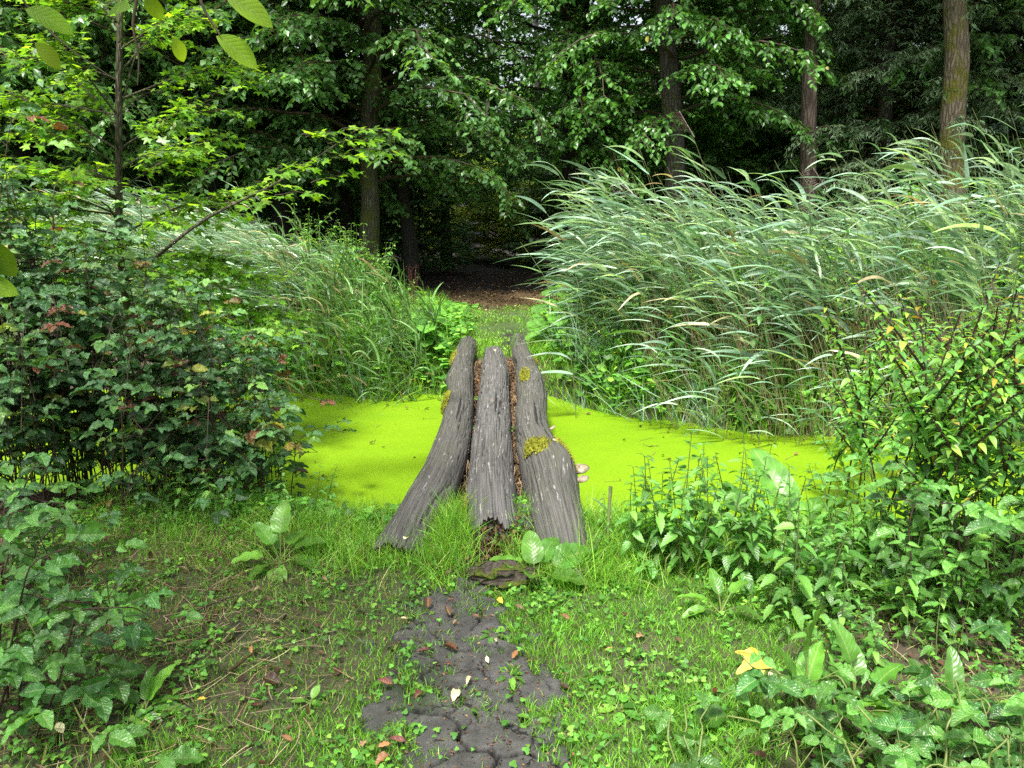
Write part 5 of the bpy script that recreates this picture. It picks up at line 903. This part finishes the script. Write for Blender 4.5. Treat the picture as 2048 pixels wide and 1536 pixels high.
for b_, d_ in zip(B, D):
    q_ = b_ + nrm(np.array(d_)) * .15 - CAM; pxx = 1024 + F * q_[0] / (q_ @ FW); pyy = 768 - F * (q_ @ UP) / (q_ @ FW); q2_ = np.array(b_) - CAM; px2 = 1024 + F * q2_[0] / (q2_ @ FW)
    _k.append(not (min(abs(pxx - 238), abs(px2 - 238)) < 42 and b_[1] < base[1] + .1 and 40 < pyy < 480))
B = [v for v, t_ in zip(B, _k) if t_]; D = [v for v, t_ in zip(D, _k) if t_]; L = [v for v, t_ in zip(L, _k) if t_]
sprays(np.array(B), np.array(D), np.array(L), rm, T_MAP, .052, M['maple'], root, 'foliage', off, .075)
# lower right branch reaching over to the middle
rb = at_y(250, 560, base[1]); q0 = at_y(400, 440, 4.6); q1 = at_y(560, 365, 4.7); q2 = at_y(700, 270, 4.8); P = wood_chain([[*rb, .012], [*at_y(330, 500, 4.5), .011], [*q0, .009], [*q1, .007], [*q2, .003]], 24, M['sapling'], 'branch', root, 8, off)
B, D, L = [], [], []
for (a, b) in [(570, 350), (600, 330), (620, 290), (650, 280), (690, 260), (700, 300), (560, 380), (520, 370), (640, 320), (680, 250), (660, 310), (500, 390), (600, 360), (610, 270), (540, 350), (460, 400), (480, 420)]:
    p = at_y(a, b, 4.7); B.append(p + rm.normal(0, .03, 3)); D.append([1, rm.normal(0, .5), rm.normal(.2, .2)]); L.append(rm.uniform(.14, .3))
sprays(np.array(B), np.array(D), np.array(L), rm, T_MAP, .05, M['maple'], root, 'foliage', off, .05)

# ------------------------------------------------------------------ brambles
def bramble(loc, canes, label, seed, leaf=.07, mat='bramble', cm='cane_dark', every=.085, name='bramble', group='brambles', tri=3, cat='bramble', canerad=.0035, t0=.12):
    """canes: list of point lists (world)"""
    root = empty(name, loc, label, cat, group); rq = rg(seed); off = np.asarray(loc, float)
    g = MB(); gc = MB()
    for C in canes:
        C = np.asarray(C, float); P, s = interp_path(np.hstack([C, np.full((len(C), 1), canerad)]), 24); P = P[:, :3]; gc.add(*tubes(P - off, canerad * np.linspace(1.2, .5, 24), 5))
        n = max(2, int(s[-1] / every)); t = np.linspace(t0, 1, n) * 22.99; i = t.astype(int); b = P[i] + (P[np.minimum(i + 1, 23)] - P[i]) * (t - i)[:, None]; T = nrm(P[np.minimum(i + 1, 23)] - P[i])
        a = rq.uniform(0, 2 * pi, n); X0 = nrm(np.stack([np.cos(a), np.sin(a), rq.uniform(-.1, .7, n)], -1) + T * .3); e = b + X0 * rq.uniform(.05, .11, (n, 1)); gc.add(*tubes(np.stack([b, e], 1) - off, np.full((n, 2), .0014), 3)); hz = nrm(X0 * [1, 1, .2] + [0, 0, -.1]); sd_ = nrm(np.cross(hz, [0, 0, 1.]))
        Zn = nrm(np.array([0, -.3, 1.]) + rq.normal(0, .35, (n, 3))); rv = rq.uniform(0, 1, n)
        for (f1, f2, sc) in ((1, 0, 1), (.25, 1, .85), (.25, -1, .85)):
            X = hz * f1 + sd_ * f2; g.add(*place(T_BRM, e - off + (hz * .02 * (f2 == 0)), X + rq.normal(0, .08, (n, 3)), Zn + rq.normal(0, .12, (n, 3)), leaf * sc * rq.uniform(.6, 1.3, n), rv))
    gc.build('cane', M[cm], root); g.build('foliage', M[mat], root, sm=False); return root
def arch(p0, p1, h, jit, rq):      # arching cane
    p0, p1 = np.asarray(p0, float), np.asarray(p1, float); t = np.linspace(0, 1, 7)[:, None]; P = p0 + (p1 - p0) * t + np.array([0, 0, 1]) * (4 * h * t * (1 - t)); P[1:-1] += rq.normal(0, jit, (5, 3)); return P
rq = rg(31)
# main bramble mass, three bushes
for bi, (x0, x1, nC, top, lb, ly) in enumerate([(-3.6, -2.5, 95, 1.75, 'large dark bramble bush left of the sapling trunk, at the picture edge', 4.1), (-2.8, -1.9, 85, 1.5, 'dark bramble bush around the foot of the maple sapling', 4.3), (-2.2, -1.4, 60, 1.15, 'bramble bush spreading right of the sapling towards the duckweed', 4.45)]):
    cs = []
    for k in range(nC):
        a = [rq.uniform(x0, x1), ly + rq.uniform(-.35, .35)]; b = [a[0] + rq.normal(.12, .35), a[1] + rq.normal(-.05, .35)]; h_ = rq.uniform(.12, 1) ** .8 * top
        b[0] = min(b[0], -1.12); hm = np.interp(max(a[0], b[0]), [-4, -2.7, -2.3, -1.8, -1.4, -1.1], [1.4, 1.3, 1.05, .82, .55, .35]) / (top / 1.5); hm = hm * (1.35 if rq.uniform() < .12 else 1)
        h_ *= hm
        cs.append(np.array([[a[0], a[1], gz(*a)], [a[0] + (b[0] - a[0]) * .25, a[1] + (b[1] - a[1]) * .2, h_ * .6], [a[0] + (b[0] - a[0]) * .6, a[1] + (b[1] - a[1]) * .5, h_], [b[0], b[1], h_ * rq.uniform(.55, 1)]]))
    bramble((np.mean([x0, x1]), ly, gz(np.mean([x0, x1]), ly)), cs, lb, 300 + bi, .07, every=.088, t0=[.12, .25, .15][bi])
# front left bramble with low arching canes
cs = []
for k in range(20):
    a = G(rq.uniform(-200, 90), rq.uniform(1150, 1500)); b = a + [rq.uniform(.1, .45), rq.uniform(-.1, .25), 0]; cs.append(arch(a, [b[0], b[1], rq.uniform(.05, .35)], rq.uniform(.15, .4), .03, rq))
bramble(G(-40, 1300), cs, 'bramble at the left edge with leaves spilling over the bare soil', 310, .075, 'bramble2')
c1 = [G(15, 1150) + [0, 0, .35], at_z(45, 1225, .3), at_z(90, 1300, .2), at_z(140, 1390, .12), at_z(165, 1450, .1), at_z(215, 1510, .06), at_z(260, 1560, .04)]
bramble(G(15, 1150), [c1], 'pale green bramble shoot trailing down to the bottom edge on the left', 311, .085, 'bramble2', 'cane', .13, canerad=.004)
c1 = [G(1330, 1160) + [0, 0, 0], G(1330, 1160) + [.0, 0, .1], G(1345, 1150) + [.02, 0, .15]]
bramble(G(1330, 1160), [c1], 'single three leaved bramble shoot in the turf left of the nettle thicket', 312, .1, 'bramble2', 'cane', .12)
cs = []
for k in range(26):
    a = G(rq.uniform(1640, 2150), rq.uniform(1500, 1680)); b = a + [rq.uniform(-.3, .3), rq.uniform(-.05, .3), 0]; cs.append(arch(a, [b[0], b[1], rq.uniform(.05, .22)], rq.uniform(.04, .16), .02, rq))
bramble(G(1850, 1500), cs, 'bramble covering the bottom right corner', 313, .07, 'bramble2', 'cane')
cs = [arch(G(1350 + 20 * k, 1560), G(1330 + 40 * k, 1470) + [0, 0, .1], .05, .01, rq) for k in range(3)]
bramble(G(1370, 1550), cs, 'small bramble shoot at the bottom edge right of the path', 314, .07, 'bramble2', 'cane', .1)
cs = []
for k in range(22):
    a = G(rq.uniform(1780, 2250), rq.uniform(1080, 1300)); cs.append(arch(a, a + [rq.uniform(-.5, .3), rq.uniform(-.3, .3), rq.uniform(.2, .6)], rq.uniform(.1, .5), .04, rq))
bramble(G(1950, 1200), cs, 'dark bramble tangle below the tall weeds at the right edge', 315, .07, 'bramble2', 'cane_dark')
# loose twigs
for k, (a, b, Yd, rad, lb) in enumerate([((230, 735), (325, 660), 3.9, .004, 'bare pinkish twig sticking up through the brambles'), ((262, 950), (340, 868), 3.7, .0035, 'pale bent twig low in the brambles'), ((245, 1010), (240, 760), 3.8, .005, 'upright dead brown stick in the brambles'), ((300, 1000), (262, 800), 3.8, .0035, 'second thinner dead stick leaning beside the upright one')]):
    p, q_ = at_y(*a, Yd), at_y(*b, Yd + .1); o = MB().add(*tubes(np.array([p, (p + q_) / 2 + [.01, 0, .01], q_]), np.array([rad, rad * .8, rad * .5]), 6, wob=.2)).build('twig', M['straw'], off=p); tag(o, lb, 'twig')
for k, (a, b, lb) in enumerate([((190, 1180), (300, 1130), 'dark stick lying on the bare soil upper left'), ((350, 1250), (470, 1200), 'dark stick on the bare patch left of the dock'), ((455, 1355), (510, 1315), 'thin tan stick in the turf left of the path')]):
    p, q_ = G(*a) + [0, 0, .015], G(*b) + [0, 0, .02]; o = MB().add(*tubes(np.array([p, (p + q_) / 2 + [.01, .01, .01], q_]), np.array([.006, .005, .003]), 6, wob=.2)).build('stick', M['twig'] if k < 2 else M['straw'], off=p); tag(o, lb, 'stick')

# ------------------------------------------------------------------ overhanging tree whose leaves enter top left
root = empty('overhanging_tree', (-2.6, -.4, 0), 'tree beside the viewer whose twigs and big leaves hang in at the top left', 'tree'); off = np.array([-2.6, -.4, 0.])
wood_chain([[-2.6, -.4, 0, .13], [-2.55, -.35, 2, .11], [-2.4, -.3, 4, .09], [-2.3, -.2, 7, .05]], 30, M['bark'], 'trunk', root, 14, off)
hubp = np.array([-1.0, 1.0, 2.75]); wood_chain([[-2.45, -.32, 2.9, .05], [-1.8, .3, 3.0, .035], [*hubp, .015], [-.6, 1.4, 2.6, .006]], 24, M['bark'], 'limb', root, 8, off)
YL = 1.45
def hang(pts, Y=YL):
    P = [at_y(a, b, Y) for a, b in pts]; wood_chain([[*p, .0035 - .0006 * k] for k, p in enumerate(P)], 14, M['twig'], 'twig', root, 6, off)
hang([(272, -160), (275, 0), (262, 50), (280, 110), (275, 170)]); hang([(395, -160), (398, 0), (420, 40), (440, 70)]); hang([(30, -160), (40, 0), (110, 75), (170, 120), (232, 160)], 1.9); hang([(470, -160), (460, -40), (450, 5)])
wood_chain([[*at_y(30, -160, 1.9), .005], [*hubp, .01]], 10, M['twig'], 'twig', root, 6, off); wood_chain([[*at_y(272, -160, YL), .004], [*hubp, .01]], 10, M['twig'], 'twig', root, 6, off); wood_chain([[*at_y(395, -160, YL), .004], [*hubp, .01]], 10, M['twig'], 'twig', root, 6, off); wood_chain([[*at_y(470, -160, YL), .004], [*hubp, .01]], 10, M['twig'], 'twig', root, 6, off)
for k, (a, b, wd_) in enumerate([((50, 18), (142, 52), 0), ((262, 18), (205, 14), .2), ((292, -12), (322, 40), 0), ((432, 72), (516, 122), .3), ((450, -8), (545, 36), 0), ((345, 75), (372, 122), .4), ((70, 85), (122, 132), .3), ((350, -30), (395, -2), 0), ((0, 470), (-30, 560), 0), ((-40, 480), (28, 548), .2), ((-50, 560), (30, 580), .1)]):
    Yk = YL if k < 8 else 2.1; p, q_ = at_y(*a, Yk), at_y(*b, Yk + .02); X = q_ - p; Ln = np.linalg.norm(X); V = place(T_HAZ, p[None] - off, X[None], np.array([[wd_ - .2, -1., .8]]), np.array([Ln * 1.05]), np.array([.2 + .1 * (k % 7)])); MB().add(*V).build('leaf', M['hazel'], root)
wood_chain([[*at_y(-260, 300, 2.1), .006], [*at_y(-100, 430, 2.1), .005], [*at_y(20, 470, 2.1), .002]], 12, M['twig'], 'twig', root, 6, off); wood_chain([[*at_y(-260, 300, 2.1), .006], [-2.5, -.3, 2.6, .02]], 12, M['twig'], 'limb', root, 6, off)
c = put(crown_mesh(60, 3.6, 8.5, 2.4, 24, 12, 10, .1, M['hazel'], T_MID, .4), 'crown', root)

# ------------------------------------------------------------------ fallen leaves, each its own thing
LC = {}
def lcol(key, c1, c2): LC[key] = leaf_mat('fallen ' + key, [(0, c1), (1, c2)], .12, .5, .4, veins=20)
lcol('cream', (.5, .46, .26), (.75, .7, .45)); lcol('orange', (.22, .09, .035), (.33, .15, .06)); lcol('brown', (.06, .028, .014), (.13, .06, .03)); lcol('red', (.07, .02, .014), (.13, .035, .025)); lcol('tan', (.22, .13, .07), (.35, .22, .13)); lcol('yellow', (.42, .28, .03), (.55, .38, .05))
FT = [ovate(10, .5, .42, .45, -.35, tip=.9, cols=2, wave=.12), ovate(10, .66, .45, .3, .25, tip=.8, cols=2, wave=.1), ovate(8, .35, .5, .9, -.15, tip=.6, cols=2), ovate(8, .6, .4, .5, -.45, tip=.7, cols=2)]
fl = [(812, 1075, 'cream', 1, .045, 'cream leaf stuck on the near end of the leftmost log', .17), (900, 1159, 'red', 0, .055, 'dark red leaf at the top end of the mud path'), (966, 1160, 'cream', 0, .05, 'cream leaf on the mud path touching the stump'),
 (856, 1222, 'brown', 3, .06, 'dark curled leaf at the left edge of the path bend'), (897, 1238, 'brown', 3, .055, 'brown cupped leaf on the path just right of the dark curled one'), (1000, 1212, 'yellow', 1, .045, 'yellow leaf at the right path edge below the stump'), (808, 1250, 'cream', 2, .03, 'tiny cream sliver at the far left of the path bend'), (952, 1246, 'orange', 0, .035, 'small orange leaf in the middle of the path bend'), (910, 1258, 'tan', 0, .03, 'small tan leaf below the brown cupped one'),
 (1108, 1240, 'brown', 0, .055, 'brown leaf in the turf right of the path bend'), (1130, 1250, 'orange', 0, .05, 'bright orange leaf next to the brown one in the right turf'), (1038, 1230, 'tan', 0, .05, 'tan leaf in the grass just right of the path'), (900, 1312, 'brown', 2, .085, 'long rolled brown leaf across the path'), (848, 1318, 'red', 0, .06, 'crumpled dark red leaf left of the rolled one'), (899, 1340, 'red', 1, .03, 'small red leaf under the rolled one'),
 (1030, 1325, 'orange', 0, .05, 'orange brown leaf at the right path edge halfway down'), (992, 1295, 'cream', 2, .04, 'thin cream leaf right of the rolled brown one'), (975, 1335, 'cream', 0, .035, 'small folded cream leaf in the middle of the path'), (937, 1377, 'cream', 2, .05, 'cream leaf just above the largest cream leaf'), (911, 1402, 'cream', 1, .06, 'largest cream leaf, beside the widest crack'),
 (1280, 1283, 'tan', 1, .06, 'tan pinkish leaf in the right turf'), (1218, 1315, 'orange', 0, .04, 'small rust leaf in the right turf below the tan one'), (715, 1232, 'brown', 3, .07, 'blackish leaf in the left turf level with the path bend'), (772, 1380, 'red', 0, .065, 'red brown leaf on the left path margin'), (838, 1402, 'red', 1, .05, 'flat dull red leaf left of the largest cream leaf'), (770, 1510, 'orange', 0, .05, 'orange leaf at the bottom edge left of the path'), (797, 1498, 'red', 0, .06, 'dark red leaf right beside the bottom orange one'), (728, 1508, 'tan', 0, .055, 'tan brown leaf left of the bottom orange one'), (765, 1532, 'orange', 1, .06, 'orange leaf cut by the bottom edge'),
 (265, 1268, 'red', 3, .05, 'bright rust red leaf on the bare soil at left'), (100, 1376, 'brown', 3, .07, 'brown dry leaf under the left bramble shoot'), (180, 1407, 'orange', 0, .04, 'orange leaf right of the bramble shoot'), (545, 1375, 'brown', 1, .085, 'large dark rounded leaf in the left turf'), (125, 1475, 'cream', 3, .055, 'cream curled leaf near the bottom left corner'), (250, 1486, 'cream', 0, .04, 'cream leaf below the small dock rosette'), (405, 1415, 'yellow', 0, .035, 'small yellow leaf right of the small dock rosette'), (235, 1338, 'orange', 2, .07, 'long orange rolled leaf on the bare soil'), (420, 1192, 'brown', 1, .05, 'brown leaf on the bare patch upper left'), (515, 1190, 'cream', 2, .04, 'white sliver of leaf below the broad dock plant'), (575, 1495, 'orange', 0, .045, 'orange leaf in the lower left turf'), (650, 1172, 'tan', 0, .04, 'tan leaf right of the broad dock plant'), (505, 1315, 'orange', 0, .04, 'orange leaf above the large dark rounded leaf'), (215, 1530, 'tan', 0, .05, 'tan leaf at the bottom left edge'), (490, 1215, 'red', 0, .035, 'small red leaf on the bare patch'),
 (1430, 1402, 'red', 3, .05, 'dark crimson leaf left of the big yellow leaf'), (1795, 1350, 'red', 0, .05, 'red leaf in the shade under the right bramble'), (1520, 1530, 'red', 0, .06, 'red brown leaf at the bottom right edge'), (1540, 1363, 'cream', 1, .03, 'small cream leaf above the big yellow leaf'), (1575, 1400, 'brown', 2, .08, 'dark folded leaf touching the big yellow leaf'), (990, 700, 'cream', 1, .05, 'cream leaf near the far end of the middle log', .24), (1105, 880, 'cream', 1, .06, 'whitish leaf on the rightmost log above its moss', .25), (985, 800, 'tan', 1, .035, 'tan speck of leaf on the middle log', .25), (968, 1060, 'red', 0, .05, 'red leaf in the debris before the middle log', .1)]
rf = rg(88)
for t in fl:
    px, py, ck, ti, L, lb = t[:6]; L *= .8; p = at_z(px, py, t[6]) if len(t) > 6 else G(px, py) + [0, 0, .028]; a = rf.uniform(0, 2 * pi); tp = FT[ti]
    V, q_, A_ = place(tp, np.zeros((1, 3)) - [cos(a) * L * .5, sin(a) * L * .5, 0], np.array([[cos(a), sin(a), rf.normal(0, .1)]]), np.array([[rf.normal(0, .15), -.15 + rf.normal(0, .15), 1.]]), np.array([L]), np.array([rf.uniform(0, 1)]))
    g = MB().add(V, q_, A_); g.add(*tubes(np.array([[0, 0, 0], [-cos(a) * L * .4, -sin(a) * L * .4, .004]]) - [cos(a) * L * .48, sin(a) * L * .48, 0], np.array([.0012, .0008]), 4)); o = g.build('fallen_leaf', LC[ck]); o.location = [float(v) for v in p]; tag(o, lb, 'fallen leaf', 'fallen leaves')
p = G(1512, 1375) + [0, 0, .11]; V, q_, A_ = place(polar(maple_r, 60, .3, .5, .05, 3), np.zeros((1, 3)), np.array([[-.75, -.4, -.05]]), np.array([[0, -.45, 1.]]), np.array([.09]), np.array([.2])); o = MB().add(V, q_, A_).build('fallen_leaf', LC['yellow']); o.location = [float(v) for v in p]; tag(o, 'big crumpled yellow maple leaf lying beside the notched dock plant', 'fallen leaf', 'fallen leaves')
# bits on the duckweed
n = 420; x = r.uniform(-2.2, 3.6, n); y = r.uniform(4.5, 8, n); k = (y > yn(x) - .35) & (y < yf(x)) & (r.uniform(0, 1, n) < .12 + np.exp(-(yf(x) - y) / .35)) & (np.abs(x) > .45); x, y = x[k], y[k]; n = len(x)
g = MB().add(*place(T_DRY, np.stack([x, y, np.full(n, WZ + .008)], -1), r.normal(0, 1, (n, 3)) * [1, 1, .1], np.array([0, 0, 1.]) + r.normal(0, .25, (n, 3)), r.uniform(.015, .05, n), r.uniform(0, .9, n))); a = r.uniform(0, 6.28, n)
P = arcs(np.stack([x + r.normal(0, .1, n), y, np.full(n, WZ + .006)], -1), np.stack([np.cos(a), np.sin(a), 0 * a], -1), r.uniform(.03, .2, n), 4, r.normal(0, .4, (n, 3)) * [1, 1, 0]); g.add(*ribbons(P, np.full((n, 4), .004), None, 0, r.uniform(0, .6, n)), m=1)
tag(g.build('floating_litter', [M['litter'], M['straw']]), 'small dead leaves and stalk bits caught in the duckweed', 'leaf litter', None, 'stuff')
for k, (px, py, lb) in enumerate([(1298, 893, 'tiny dark sprig poking out of the duckweed'), (1463, 880, 'dark speck of twig on the duckweed near the reeds'), (1530, 912, 'thin twig lying on the duckweed right of centre'), (1495, 1000, 'short dark twig on the duckweed before the long dock leaf'), (1620, 945, 'small twig on the duckweed under the yellow leaved weed')]):
    p = at_z(px, py, WZ + .004); a = .3 * k; g = MB(); P = arcs(np.zeros((4, 3)), np.array([[1, .2, .1], [-.6, .3, .25], [.3, -.5, .3], [.8, .4, .05]]), np.array([.09, .06, .05, .05]), 4, (0, 0, -.1)); g.add(*tubes(P, .002 * np.ones((4, 4)), 4)); o = g.build('floating_twig', M['twig']); o.location = [float(v) for v in p]; o.rotation_euler = (0, 0, a); tag(o, lb, 'twig')
